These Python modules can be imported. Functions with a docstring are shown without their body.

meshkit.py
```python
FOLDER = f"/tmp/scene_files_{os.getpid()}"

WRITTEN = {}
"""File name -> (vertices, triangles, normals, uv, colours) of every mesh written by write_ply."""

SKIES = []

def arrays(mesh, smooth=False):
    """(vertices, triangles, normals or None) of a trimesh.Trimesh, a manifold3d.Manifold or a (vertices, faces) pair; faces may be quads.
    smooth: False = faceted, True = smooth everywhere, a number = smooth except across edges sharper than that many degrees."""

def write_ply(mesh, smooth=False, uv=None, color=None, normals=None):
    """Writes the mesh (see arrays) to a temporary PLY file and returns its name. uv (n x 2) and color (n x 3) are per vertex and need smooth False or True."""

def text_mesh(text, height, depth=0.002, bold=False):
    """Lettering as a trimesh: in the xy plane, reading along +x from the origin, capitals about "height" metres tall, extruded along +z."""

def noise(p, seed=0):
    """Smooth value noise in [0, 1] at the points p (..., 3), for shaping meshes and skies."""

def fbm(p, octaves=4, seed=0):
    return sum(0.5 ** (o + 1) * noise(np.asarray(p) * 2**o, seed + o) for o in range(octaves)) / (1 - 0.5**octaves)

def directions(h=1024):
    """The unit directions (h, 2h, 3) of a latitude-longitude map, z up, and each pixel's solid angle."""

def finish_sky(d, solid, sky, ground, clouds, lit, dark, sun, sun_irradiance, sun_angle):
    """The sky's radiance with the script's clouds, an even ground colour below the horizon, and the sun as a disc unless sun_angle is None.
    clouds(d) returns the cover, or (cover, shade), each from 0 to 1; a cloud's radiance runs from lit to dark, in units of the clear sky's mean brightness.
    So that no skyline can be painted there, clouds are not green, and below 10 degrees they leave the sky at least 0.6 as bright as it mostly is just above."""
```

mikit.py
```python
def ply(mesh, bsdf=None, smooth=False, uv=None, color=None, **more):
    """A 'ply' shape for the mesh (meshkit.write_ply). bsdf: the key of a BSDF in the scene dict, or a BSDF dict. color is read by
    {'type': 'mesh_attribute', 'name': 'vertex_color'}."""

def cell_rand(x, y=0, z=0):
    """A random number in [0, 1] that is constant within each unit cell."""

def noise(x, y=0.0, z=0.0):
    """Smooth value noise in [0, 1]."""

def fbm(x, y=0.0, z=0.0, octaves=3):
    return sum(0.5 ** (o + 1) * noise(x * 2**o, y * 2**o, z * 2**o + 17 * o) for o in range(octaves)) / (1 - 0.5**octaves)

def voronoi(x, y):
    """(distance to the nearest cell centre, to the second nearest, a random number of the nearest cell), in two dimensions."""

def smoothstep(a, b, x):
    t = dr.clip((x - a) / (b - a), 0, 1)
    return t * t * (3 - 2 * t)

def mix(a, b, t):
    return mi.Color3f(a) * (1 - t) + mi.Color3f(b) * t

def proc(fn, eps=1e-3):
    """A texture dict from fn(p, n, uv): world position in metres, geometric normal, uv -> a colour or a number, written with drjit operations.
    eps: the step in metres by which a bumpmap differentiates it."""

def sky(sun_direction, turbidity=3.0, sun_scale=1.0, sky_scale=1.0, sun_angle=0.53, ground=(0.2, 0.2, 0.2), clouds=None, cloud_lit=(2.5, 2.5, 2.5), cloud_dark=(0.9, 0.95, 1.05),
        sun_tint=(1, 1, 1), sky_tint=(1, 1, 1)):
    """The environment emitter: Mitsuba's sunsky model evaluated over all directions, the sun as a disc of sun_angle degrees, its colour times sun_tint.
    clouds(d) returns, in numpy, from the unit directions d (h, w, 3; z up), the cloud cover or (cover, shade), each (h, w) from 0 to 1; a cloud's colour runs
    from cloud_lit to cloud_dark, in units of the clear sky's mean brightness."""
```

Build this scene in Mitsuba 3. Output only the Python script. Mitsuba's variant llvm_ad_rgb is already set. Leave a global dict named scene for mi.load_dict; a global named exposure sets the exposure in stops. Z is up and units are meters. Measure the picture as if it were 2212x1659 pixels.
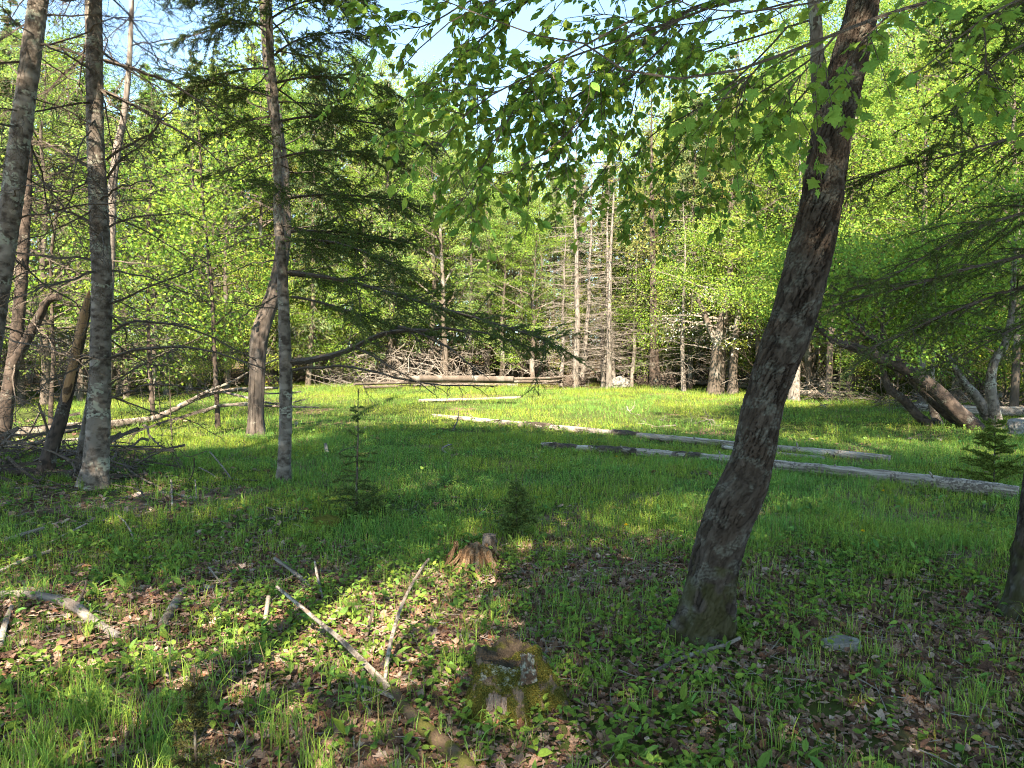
import math
import numpy as np
import trimesh
import mitsuba as mi
import drjit as dr
import mikit
import meshkit
from mikit import noise, fbm, voronoi, cell_rand, smoothstep, mix
from scipy.interpolate import PchipInterpolator

T = mi.ScalarTransform4f
scene, labels = {}, {}

# ------------------------------------------------------------------ camera, sky, exposure
CAM = np.array([0.0, 0.0, 1.6])
FPX, CX, CY, HOR = 1580.0, 1106.0, 829.5, 750.0          # measured on the photograph at 2212 x 1659
PITCH = math.atan((HOR - CY) / FPX)
FWD = np.array([0, math.cos(PITCH), math.sin(PITCH)])
UPV = np.array([0, -math.sin(PITCH), math.cos(PITCH)])
scene['camera'] = {'type': 'perspective', 'fov': math.degrees(2 * math.atan(CX / FPX)), 'fov_axis': 'x', 'near_clip': 0.05, 'far_clip': 900.0,
                   'to_world': T().look_at(origin=CAM.tolist(), target=(CAM + FWD).tolist(), up=[0, 0, 1])}
SUN = (-0.07, -0.66, 0.75)


def thin_cloud(d):
    c = meshkit.fbm(np.stack([d[..., 0] * 3, d[..., 1] * 3, d[..., 2] * 6], -1), 4, 3)
    return np.clip((c - 0.38) * 1.6, 0, 1) * 0.08


scene['sky'] = mikit.sky(SUN, turbidity=3, sky_scale=0.85, clouds=thin_cloud, cloud_lit=(2.3, 2.35, 2.4), ground=(0.10, 0.12, 0.05), sun_tint=(0.98, 1.0, 1.03), sky_tint=(1.05, 1.0, 0.93))
exposure = 4.3


def ray(px, py):
    return FWD + np.array([(px - CX) / FPX, 0, 0]) + UPV * (CY - py) / FPX


def at(px, py, Y):
    r = ray(px, py)
    return CAM + r * (Y / r[1])


def ground_h(x, y):
    x, y = np.asarray(x, float), np.asarray(y, float)
    p = np.stack([x * 0.45, y * 0.45, x * 0], -1)
    h = (meshkit.fbm(p, 3, 11) - 0.5) * 0.22
    p2 = np.stack([x * 2.3, y * 2.3, x * 0 + 5], -1)
    h = h + (meshkit.fbm(p2, 3, 23) - 0.5) * 0.07
    far = np.clip((np.hypot(x, y) - 30) / 60, 0, 1)
    return h + far * 1.5


def gp(px, py, up=0.0):
    r = ray(px, py)
    p = CAM + r * (-CAM[2] / r[2])
    for _ in range(5):
        p = CAM + r * ((float(ground_h(p[0], p[1])) + up - CAM[2]) / r[2])
    return p


# ------------------------------------------------------------------ names and labels
counts = {}


def num(name):
    k = counts.get(name, 0)
    counts[name] = k + 1
    return name if k == 0 else f'{name}_{k:03d}'


def thing(name, label, cat, group=None, kind=None):
    key = num(name)
    labels[key] = {'label': label, 'category': cat}
    if group:
        labels[key]['group'] = group
    if kind:
        labels[key]['kind'] = kind
    return key


def part(holder, name):
    return num(f'{holder}__{name}')


# ------------------------------------------------------------------ mesh helpers
def nrm(a):
    return a / np.maximum(np.linalg.norm(a, axis=-1, keepdims=True), 1e-12)


def cat(*ms):
    ms = [m for m in ms if m is not None and len(m[1])]
    v, f, c, o = [], [], [], 0
    for m in ms:
        v.append(m[0]); f.append(m[1] + o); o += len(m[0])
        if len(m) > 2 and m[2] is not None:
            c.append(m[2])
    return np.vstack(v), np.vstack(f), (np.vstack(c) if c else None)


def sweep(pts, rad, sides=10, step=0.1, disp=None, flare=0.0, nroots=5, seed=0, cap=True, flare_len=0.16):
    """A trunk or log along pts with radii; returns (v, f, uv)."""
    pts, rad = np.asarray(pts, float), np.asarray(rad, float)
    s = np.r_[0, np.cumsum(np.linalg.norm(np.diff(pts, axis=0), axis=1))]
    n = max(3, int(s[-1] / step) + 1)
    ss = np.linspace(0, s[-1], n)
    c = PchipInterpolator(s, pts)(ss)
    r = PchipInterpolator(s, rad)(ss)
    t = nrm(np.gradient(c, axis=0))
    a = np.zeros_like(c)
    ref = np.array([0, 1.0, 0.0]) if abs(t[0, 1]) < 0.9 else np.array([0, 0, -1.0])
    for i in range(n):
        ref = ref - t[i] * (ref @ t[i])
        ref /= np.linalg.norm(ref)
        a[i] = ref
    b = np.cross(t, a)
    th = np.arange(sides + 1) * 2 * np.pi / sides
    R = np.repeat(r[:, None], sides + 1, 1)
    if flare:
        ph = seed * 1.7
        R = R * (1 + flare * np.exp(-ss / flare_len)[:, None] * (0.75 + 0.5 * np.cos(nroots * th + ph) + 0.2 * np.cos(2 * th + 2 * ph))[None])
    if disp is not None:
        cyl = np.stack([np.broadcast_to(np.cos(th) * r.mean(), R.shape), np.broadcast_to(np.sin(th) * r.mean(), R.shape), np.broadcast_to(ss[:, None], R.shape)], -1)
        R = R + disp(cyl)
    V = c[:, None] + R[..., None] * (np.cos(th)[None, :, None] * a[:, None] + np.sin(th)[None, :, None] * b[:, None])
    uv = np.stack([np.broadcast_to(th * r.mean(), R.shape), np.broadcast_to(ss[:, None], R.shape)], -1).reshape(-1, 2)
    i, j = np.meshgrid(np.arange(n - 1), np.arange(sides), indexing='ij')
    k = sides + 1
    q = np.stack([i * k + j, i * k + j + 1, (i + 1) * k + j + 1, (i + 1) * k + j], -1).reshape(-1, 4)
    f = np.vstack([q[:, [0, 1, 2]], q[:, [0, 2, 3]]])
    V = V.reshape(-1, 3)
    if cap:
        for end in (0, n - 1):
            o = len(V)
            ring = np.arange(sides + 1) + end * k
            V = np.vstack([V, V[ring], c[end] + (t[end] * 0.004 if end else -t[end] * 0.004)])
            uv = np.vstack([uv, uv[ring] * 0.3 + 7, [[7.3, 7.3]]])
            ii = np.arange(sides)
            tri = np.stack([o + ii, o + ii + 1, np.full(sides, o + sides + 1)], 1)
            f = np.vstack([f, tri if end else tri[:, ::-1]])
    return V, f, uv


def segs(polys, r0, r1):
    """Thin three-sided twigs along polylines (K, M, 3), radius r0 (K) at the root to r1 (K) at the tip."""
    K, M, _ = polys.shape
    t = np.gradient(polys, axis=1)
    t = nrm(t)
    ref = np.where(np.abs(t[..., 2:3]) < 0.9, [0, 0, 1.0], [1.0, 0, 0])
    a = nrm(np.cross(t, ref))
    b = np.cross(t, a)
    w = np.linspace(0, 1, M)[None, :]
    r = np.asarray(r0).reshape(-1, 1) * (1 - w) + np.asarray(r1).reshape(-1, 1) * w
    th = np.arange(3) * 2 * np.pi / 3
    V = polys[:, :, None] + r[:, :, None, None] * (np.cos(th)[:, None] * a[:, :, None] + np.sin(th)[:, None] * b[:, :, None])
    base = (np.arange(K) * M * 3)[:, None, None]
    i = np.arange(M - 1)[None, :, None] * 3
    j = np.arange(3)[None, None, :]
    j2 = (j + 1) % 3
    q = np.stack(np.broadcast_arrays(base + i + j, base + i + j2, base + i + 3 + j2, base + i + 3 + j), -1).reshape(-1, 4)
    return V.reshape(-1, 3), np.vstack([q[:, [0, 1, 2]], q[:, [0, 2, 3]]])


def lateral(polys, n, length, ang, droop, rng, t0=0.1, t1=1.0, M=4, spread=0.35, taper=0.65, planar=True, wiggle=0.05):
    """Side twigs of polylines: (K*n, M, 3) and their positions t along the holder."""
    K, m, _ = polys.shape
    t = rng.uniform(t0, t1, (K, n))
    x = np.clip(t * (m - 1), 0, m - 1.001)
    i = x.astype(int)
    fr = (x - i)[..., None]
    rows = np.arange(K)[:, None]
    p0, p1 = polys[rows, i], polys[rows, i + 1]
    base, tan = p0 * (1 - fr) + p1 * fr, nrm(p1 - p0)
    if planar:
        up = nrm(np.array([0, 0, 1.0]) + rng.normal(0, spread, (K, n, 3)))
        side = nrm(np.cross(tan, up))
    else:
        side = nrm(np.cross(tan, rng.normal(0, 1, (K, n, 3))))
    sg = np.where(rng.random((K, n, 1)) < 0.5, -1.0, 1.0)
    a = np.radians(rng.normal(ang, 9, (K, n, 1)))
    d = nrm(np.cos(a) * tan + np.sin(a) * sg * side + rng.normal(0, 0.10, (K, n, 3)))
    L = np.asarray(length) if np.ndim(length) else np.full(K, float(length))
    L = (L[:, None] * (1 - taper * t) * rng.uniform(0.55, 1.2, (K, n)))[..., None, None]
    s = np.linspace(0, 1, M)[None, None, :, None]
    bend = rng.normal(0, 0.16, (K, n, 1, 3))
    out = base[:, :, None] + d[:, :, None] * L * s + bend * L * s ** 2 + np.array([0, 0, -droop]) * L * s ** 2
    out = out + rng.normal(0, wiggle, out.shape) * L * (s > 0) * 0.35
    return out.reshape(-1, M, 3), t.reshape(-1)


def plen(polys):
    return np.linalg.norm(np.diff(polys, axis=1), axis=2).sum(1)


LEAF2 = (np.array([[0, 0, 0], [0.45, 0.36, 0.10], [1, 0, -0.06], [0.45, -0.36, 0.10]]), np.array([[0, 2, 1], [0, 3, 2]]))
LEAF8 = (np.array([[0, 0, 0], [0.28, 0.23, 0.05], [0.28, 0, -0.01], [0.28, -0.23, 0.05], [0.62, 0.22, 0.03], [0.62, 0, -0.035], [0.62, -0.22, 0.03], [1, 0, -0.12]]),
         np.array([[0, 2, 1], [0, 3, 2], [1, 2, 5], [1, 5, 4], [2, 3, 6], [2, 6, 5], [4, 5, 7], [5, 6, 7]]))
_half = [(0.0, 0.0), (-0.10, 0.20), (-0.03, 0.40), (0.16, 0.30), (0.30, 0.62), (0.46, 0.42), (0.58, 0.46), (0.56, 0.24), (0.74, 0.20), (0.80, 0.10)]
_out = np.array(_half + [(1.0, 0.0)] + [(x, -y) for x, y in _half[:0:-1]])
MAPLE = (np.vstack([np.c_[_out, -0.10 * (np.hypot(_out[:, 0] - .35, _out[:, 1])) ** 2 * 2], [[0.33, 0, 0.03]]]),
         np.array([[i, (i + 1) % len(_out), len(_out)] for i in range(len(_out))])[:, ::-1])
CURL = (np.array([[0, 0, 0], [0.30, 0.30, 0.16], [0.34, 0, 0.0], [0.26, -0.32, 0.10], [0.66, 0.28, 0.22], [0.68, 0.02, 0.03], [0.64, -0.24, 0.20], [1, 0.03, 0.14]]), LEAF8[1])
_o2 = _out * [1, 1.0]
CURLM = (np.vstack([np.c_[_o2, 0.55 * np.abs(_o2[:, 1]) ** 1.5 + 0.10 * np.sin(_o2[:, 0] * 9)], [[0.33, 0, 0.0]]]), MAPLE[1])


def leaves(tpl, pos, fwd, up, size, width=1.0, col=None):
    tv, tf = tpl
    fwd = nrm(fwd)
    side = nrm(np.cross(up, fwd))
    n = np.cross(fwd, side)
    sz = np.broadcast_to(np.asarray(size, float), (len(pos),))[:, None, None]
    w = np.broadcast_to(np.asarray(width, float), (len(pos),))[:, None, None]
    V = pos[:, None] + sz * (tv[None, :, 0:1] * fwd[:, None] + w * tv[None, :, 1:2] * side[:, None] + tv[None, :, 2:3] * n[:, None])
    f = (tf[None] + (np.arange(len(pos)) * len(tv))[:, None, None]).reshape(-1, 3)
    c = None if col is None else np.repeat(col, len(tv), axis=0)
    return V.reshape(-1, 3), f, c


def tints(base, n, rng, val=0.22, hue=0.12):
    """A random tint for each leaf."""
    c = np.asarray(base, float)[None] * np.exp(rng.normal(0, val, (n, 1)))
    y = rng.normal(0, hue, (n, 1))
    return np.clip(c * np.c_[1 + y, np.ones((n, 1)), 1 - y], 0.004, 0.9)


def needles(polys, spacing, nlen, wid, rng, col, upbias=0.35):
    """Needles as thin triangles along polylines."""
    K, M, _ = polys.shape
    a, b = polys[:, :-1].reshape(-1, 3), polys[:, 1:].reshape(-1, 3)
    L = np.linalg.norm(b - a, axis=1)
    k = np.maximum(1, rng.poisson(L / spacing))
    idx = np.repeat(np.arange(len(a)), k)
    u = rng.random(len(idx))[:, None]
    p = a[idx] * (1 - u) + b[idx] * u
    tan = nrm(b - a)[idx]
    rad = rng.normal(0, 1, (len(idx), 3)) + [0, 0, upbias]
    rad = nrm(rad - tan * (rad * tan).sum(1, keepdims=True))
    d = nrm(tan * 0.75 + rad)
    sd = nrm(np.cross(d, rng.normal(0, 1, d.shape)))
    ln = (nlen * rng.uniform(0.7, 1.25, (len(idx), 1)))
    V = np.stack([p - sd * wid * 0.5, p + sd * wid * 0.5, p + d * ln], 1).reshape(-1, 3)
    f = np.arange(len(V)).reshape(-1, 3)
    return V, f, np.repeat(tints(col, len(idx), rng, 0.25, 0.10), 3, axis=0)


def add(key, m, bsdf, smooth=False, uv=None, to_world=None, **more):
    d = mikit.ply((m[0], m[1]), bsdf, smooth=smooth, uv=uv, color=m[2] if len(m) > 2 and uv is None else None, **more)
    if to_world is not None:
        d['to_world'] = to_world
    scene[key] = d
    return d


# ------------------------------------------------------------------ materials
def tex(fn, eps=1e-3):
    return mikit.proc(fn, eps)


def bark(name, dark, mid, pale, lichen, fu, fv, lic=0.58, bump=0.006, rough=0.95):
    def col(p, n, uv):
        u, v = uv.x, uv.y
        a = fbm(u * fu, v * fv, 1.3, 4)
        c = mix(dark, mid, smoothstep(0.30, 0.62, a))
        c = mix(c, pale, smoothstep(0.55, 0.78, fbm(u * fu * 0.35 + 9, v * fv * 0.5, 4.1, 3)) * 0.8)
        l = smoothstep(lic, lic + 0.06, fbm(u * 9 + 3, v * 7, 7.7, 4)) * smoothstep(0.35, 0.6, noise(u * 70, v * 70, 2.0))
        return mix(c, lichen, l * 0.85)

    def hgt(p, n, uv):
        return fbm(uv.x * fu * 1.0, uv.y * fv, 1.3, 4)

    scene[name] = {'type': 'bumpmap', 'arbitrary': tex(hgt, 2e-3), 'scale': bump, 'bsdf': {'type': 'twosided', 'bsdf': {'type': 'principled', 'base_color': tex(col), 'roughness': rough, 'specular': 0.2}}}


bark('bark_spruce', (0.050, 0.040, 0.032), (0.155, 0.132, 0.110), (0.27, 0.242, 0.208), (0.27, 0.28, 0.225), 30, 26, 0.54, 0.012)
bark('bark_dark', (0.030, 0.024, 0.020), (0.072, 0.055, 0.044), (0.125, 0.100, 0.080), (0.17, 0.17, 0.14), 28, 14, 0.62)
bark('bark_furrow', (0.036, 0.029, 0.024), (0.100, 0.083, 0.070), (0.155, 0.135, 0.118), (0.18, 0.175, 0.15), 45, 5, 0.66, 0.012)
bark('bark_dead', (0.10, 0.085, 0.072), (0.21, 0.185, 0.16), (0.31, 0.285, 0.255), (0.30, 0.31, 0.26), 40, 6, 0.62, 0.003)
bark('bark_log', (0.135, 0.112, 0.09), (0.32, 0.28, 0.235), (0.44, 0.40, 0.345), (0.085, 0.068, 0.055), 60, 3, 0.51, 0.006)
bark('bark_twig', (0.042, 0.033, 0.026), (0.095, 0.076, 0.060), (0.155, 0.13, 0.105), (0.20, 0.21, 0.17), 25, 10, 0.60, 0.002)


def far_bark(p, n, uv):
    c = mix((0.060, 0.048, 0.038), (0.16, 0.135, 0.112), fbm(p.x * 9, p.y * 9, p.z * 2.2, 3))
    return mix(c, (0.27, 0.26, 0.23), smoothstep(0.55, 0.75, fbm(p.x * 3 + 5, p.y * 3, p.z * 1.5, 3)) * 0.7)


scene['bark_far'] = {'type': 'twosided', 'bsdf': {'type': 'diffuse', 'reflectance': tex(far_bark)}}


def pale_bark(p, n, uv):
    c = mix((0.145, 0.125, 0.108), (0.28, 0.255, 0.225), fbm(p.x * 14, p.y * 14, p.z * 2.5, 3))
    return mix(c, (0.15, 0.125, 0.10), smoothstep(0.58, 0.70, fbm(p.x * 6 + 5, p.y * 6, p.z * 4, 3)) * 0.7)


scene['bark_pale'] = {'type': 'twosided', 'bsdf': {'type': 'diffuse', 'reflectance': tex(pale_bark)}}

VC = {'type': 'mesh_attribute', 'name': 'vertex_color'}
scene['leaf'] = {'type': 'principledthin', 'base_color': VC, 'roughness': 0.45, 'diff_trans': 0.95, 'eta': 1.35}
scene['needle'] = {'type': 'principledthin', 'base_color': VC, 'roughness': 0.5, 'diff_trans': 0.45, 'eta': 1.35}
scene['dry_leaf'] = {'type': 'principledthin', 'base_color': VC, 'roughness': 0.7, 'diff_trans': 0.35, 'eta': 1.3}
scene['matte'] = {'type': 'twosided', 'bsdf': {'type': 'diffuse', 'reflectance': VC}}


def soil(p, n, uv):
    a = fbm(p.x * 5, p.y * 5, 0.0, 4)
    c = mix((0.050, 0.035, 0.024), (0.135, 0.095, 0.066), smoothstep(0.3, 0.7, a))
    f1, f2, r = voronoi(p.x * 22 + a * 3, p.y * 22)
    c = mix(c, mix((0.10, 0.065, 0.045), (0.26, 0.18, 0.125), r), smoothstep(0.35, 0.55, cell_rand(r * 977.0)) * 0.7)
    g = smoothstep(0.50, 0.62, fbm(p.x * 0.8 + 3, p.y * 0.8, 2.0, 4) + smoothstep(5.0, 9.5, p.y) * 0.25 - smoothstep(26.0, 33.0, p.y) * 0.4)
    return mix(c, mix((0.028, 0.045, 0.012), (0.055, 0.085, 0.020), fbm(p.x * 30, p.y * 30, 0.0, 2)), g * 0.85)


scene['soil'] = {'type': 'twosided', 'bsdf': {'type': 'diffuse', 'reflectance': tex(soil)}}

# ------------------------------------------------------------------ ground
def graded(lo, hi, n, k):
    u = np.linspace(-1, 1, n)
    s = np.sinh(u * k) / np.sinh(k)
    return np.where(s < 0, -s * lo, s * hi)


gx, gy = graded(-160, 160, 271, 6.2), 3.0 + graded(-120, 200, 331, 6.4)
X, Y = np.meshgrid(gx, gy)
G = np.stack([X, Y, ground_h(X, Y)], -1).reshape(-1, 3)
i, j = np.meshgrid(np.arange(len(gy) - 1), np.arange(len(gx) - 1), indexing='ij')
k = len(gx)
q = np.stack([i * k + j, i * k + j + 1, (i + 1) * k + j + 1, (i + 1) * k + j], -1).reshape(-1, 4)
add('ground', (G, np.vstack([q[:, [0, 1, 2]], q[:, [0, 2, 3]]])), 'soil', smooth=True)
labels['ground'] = {'label': 'brown forest floor and meadow soil under the grass and leaf litter', 'category': 'ground', 'kind': 'structure'}

GREEN_LEAF = (0.218, 0.335, 0.056)
YELLOW_LEAF = (0.275, 0.350, 0.065)
MAPLE_LEAF = GREEN_LEAF
SPRUCE = (0.098, 0.145, 0.038)
SPRUCE_PALE = (0.155, 0.200, 0.085)
TAMARACK = (0.235, 0.260, 0.085)
GRASS = (0.240, 0.362, 0.066)

# ------------------------------------------------------------------ tree kinds (prototypes that the woods are planted from)
def limb_paths(rng, trunk, n, z0, z1, R, el, curve, prof):
    """Limbs leaving a trunk polyline (M, 3): (n, 6, 3)."""
    z = np.linspace(z0, z1, n) + rng.normal(0, 0.2, n)
    az = np.arange(n) * 2.4 + rng.normal(0, 0.4, n)
    L = R * prof((z - z0) / (z1 - z0)) * rng.uniform(0.7, 1.2, n)
    e = np.radians(rng.normal(el, 9, n))
    bx = np.interp(z, trunk[:, 2], trunk[:, 0]); by = np.interp(z, trunk[:, 2], trunk[:, 1])
    s = np.linspace(0, 1, 6)[None, :, None]
    d = np.stack([np.cos(az) * np.cos(e), np.sin(az) * np.cos(e), np.sin(e)], -1)[:, None]
    p = np.stack([bx, by, z], -1)[:, None] + d * L[:, None, None] * s + np.array([0, 0, curve]) * L[:, None, None] * s ** 2
    return p + rng.normal(0, 0.05, p.shape) * s * L[:, None, None] * 0.6, L


def trunk_line(rng, H, sway=0.25, n=9):
    z = np.linspace(-0.2, H, n)
    return np.c_[np.cumsum(rng.normal(0, sway / 3, n)), np.cumsum(rng.normal(0, sway / 3, n)), z]


def broadleaf(seed, H=14, R=2.4, z0=2.0, nl=26, ncl=5, nleaf=34, size=0.085, tone=GREEN_LEAF, tr=0.011, spread=0.34, hang=0.0):
    rng = np.random.default_rng(seed)
    tl = trunk_line(rng, H)
    trunk = sweep(tl, np.linspace(H * tr, 0.012, len(tl)), 8, 0.35, flare=0.35, seed=seed)
    limbs, L = limb_paths(rng, tl, nl, z0, H * 0.98, R, 32, 0.12, lambda t: 0.55 + 0.9 * np.sin(np.pi * np.clip(t * 0.85 + 0.18, 0, 1)) * (1 - 0.45 * t))
    sub, _ = lateral(limbs, 4, L * 0.55, 48, 0.0, rng, 0.3, 0.95, planar=False)
    wood = cat(segs(limbs, np.maximum(0.016, L * 0.018), np.full(len(limbs), 0.006)), segs(sub, np.full(len(sub), 0.008), np.full(len(sub), 0.003)))
    ends = np.vstack([sub[:, 2], sub[:, 3], limbs[:, 4], limbs[:, 5]])
    ends = ends[rng.permutation(len(ends))[: nl * ncl]]
    c = np.repeat(ends, nleaf, 0)
    off = rng.normal(0, 1, c.shape) * [spread, spread, spread * 0.38]
    pos = c + off + [0, 0, -hang]
    n = len(pos)
    up = nrm(rng.normal(0, 0.85, (n, 3)) + [0, 0, 1.0])
    fwd = nrm(rng.normal(0, 1, (n, 3)) + [0, 0, -0.35] + off * 0.8)
    cl = np.repeat(np.exp(rng.normal(0, 0.24, (len(ends), 1))), nleaf, 0)
    crown = leaves(LEAF2, pos, fwd, up, size * rng.uniform(0.6, 1.25, n), 1.0, tints(tone, n, rng) * cl)
    return trunk, wood, crown


def conifer(seed, H=13, R=1.9, live=0.25, tone=SPRUCE_PALE, sparse=1.0, spray=0.16, dead=True, tr=0.0095, top=0.98):
    """Whorled boughs with drooping sprays above live*H, bare grey boughs below."""
    rng = np.random.default_rng(seed)
    tl = trunk_line(rng, H, 0.12)
    trunk = sweep(tl, np.linspace(H * tr, 0.008, len(tl)), 8, 0.35, flare=0.3, seed=seed)
    nb = int(H * 9)
    br, L = limb_paths(rng, tl, nb, 0.9, H * top, R, -3, -0.16, lambda t: np.clip(1.02 - t, 0.05, 1) ** 0.75 * np.clip(0.55 + t * 3, 0, 1))
    zb = br[:, 0, 2]
    isl = zb + rng.normal(0, 0.5, nb) > live * H
    lb, ll = br[isl], L[isl]
    db, dl = br[~isl], L[~isl]
    keep = rng.random(len(lb)) < sparse
    lat, tt = lateral(lb, 9, ll * 0.55, 55, 0.22, rng, 0.12, 1.0, 3, taper=0.6)
    wood = [segs(lb, np.maximum(0.007, ll * 0.009), np.full(len(lb), 0.003))]
    dead_m = None
    if dead and len(db):
        dlat, _ = lateral(db, 8, dl * 0.5, 55, 0.12, rng, 0.2, 1.0, 4, taper=0.5, wiggle=0.12)
        dl2, _ = lateral(dlat, 3, plen(dlat) * 0.5, 50, 0.1, rng, 0.2, 1.0, 3)
        dead_m = cat(segs(db, np.maximum(0.009, dl * 0.009), np.full(len(db), 0.004)), segs(dlat, np.full(len(dlat), 0.006), np.full(len(dlat), 0.003)), segs(dl2, np.full(len(dl2), 0.004), np.full(len(dl2), 0.002)))
    # sprays of needles as narrow blades along the laterals
    src = np.vstack([lat, lb[:, [2, 3, 5]]])
    src = src[rng.random(len(src)) < 0.55 + 0.45 * sparse]
    K = len(src)
    m = 7
    u = rng.random((K, m))
    x = np.clip(u * 2, 0, 1.999); ii = x.astype(int); fr = (x - ii)[..., None]
    rows = np.arange(K)[:, None]
    pos = (src[rows, ii] * (1 - fr) + src[rows, ii + 1] * fr).reshape(-1, 3)
    tan = nrm(src[rows, ii + 1] - src[rows, ii]).reshape(-1, 3)
    n = len(pos)
    fwd = nrm(tan + rng.normal(0, 0.55, (n, 3)) + [0, 0, -0.25])
    up = nrm(rng.normal(0, 0.6, (n, 3)) + [0, 0, 1])
    crown = leaves(LEAF2, pos, fwd, up, spray * rng.uniform(0.6, 1.3, n), 0.55, tints(tone, n, rng, 0.28))
    return trunk, cat(*wood), crown, dead_m


def group(key, trunk, wood, crown, dead=None, leaf='leaf', tb='bark_far'):
    g = {'type': 'shapegroup', 'trunk': mikit.ply((trunk[0], trunk[1]), tb, smooth=True, uv=trunk[2]),
         'crown': mikit.ply((crown[0], crown[1]), leaf, color=crown[2])}
    if wood is not None:
        g['branches'] = mikit.ply((wood[0], wood[1]), tb)
    if dead is not None:
        g['dead_branches'] = mikit.ply((dead[0], dead[1]), 'bark_pale')
    scene[key] = g


TONES = [GREEN_LEAF, YELLOW_LEAF, (0.180, 0.300, 0.050), (0.280, 0.355, 0.105), (0.220, 0.325, 0.085)]
for s in range(5):
    group(f'proto_birch_{s}', *broadleaf(100 + s, 14, 2.5 - 0.2 * (s % 2), 0.9, 38, 5, 74 if s % 2 else 82, 0.075, TONES[s], spread=0.23 + 0.03 * (s % 3)))
for s in range(2):
    group(f'proto_bush_{s}', *broadleaf(120 + s, 5, 1.9, 0.25, 26, 5, 90, 0.065, YELLOW_LEAF if s else GREEN_LEAF, tr=0.008))
for s in range(2):
    group(f'proto_larch_{s}', *conifer(140 + s, 13, 1.7, 0.30, TAMARACK, 0.6, 0.15))
for s in range(2):
    group(f'proto_spruce_{s}', *conifer(150 + s, 13, 1.9, 0.12, SPRUCE_PALE, 1.0, 0.17))
group('proto_dark_spruce', *conifer(155, 11, 1.5, 0.05, SPRUCE, 1.0, 0.16), leaf='needle')
for s in range(3):
    group(f'proto_pole_{s}', *conifer(160 + s, 13, 1.5, 0.62, SPRUCE_PALE, 0.7, 0.16))
# coarser kinds for the deep wood
for s in range(2):
    group(f'proto_deep_birch_{s}', *broadleaf(200 + s, 15, 2.6, 2.5, 18, 5, 24, 0.17, GREEN_LEAF if s else YELLOW_LEAF, spread=0.45))
group('proto_deep_pole', *conifer(210, 14, 1.7, 0.5, SPRUCE_PALE, 0.6, 0.24, True))


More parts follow.
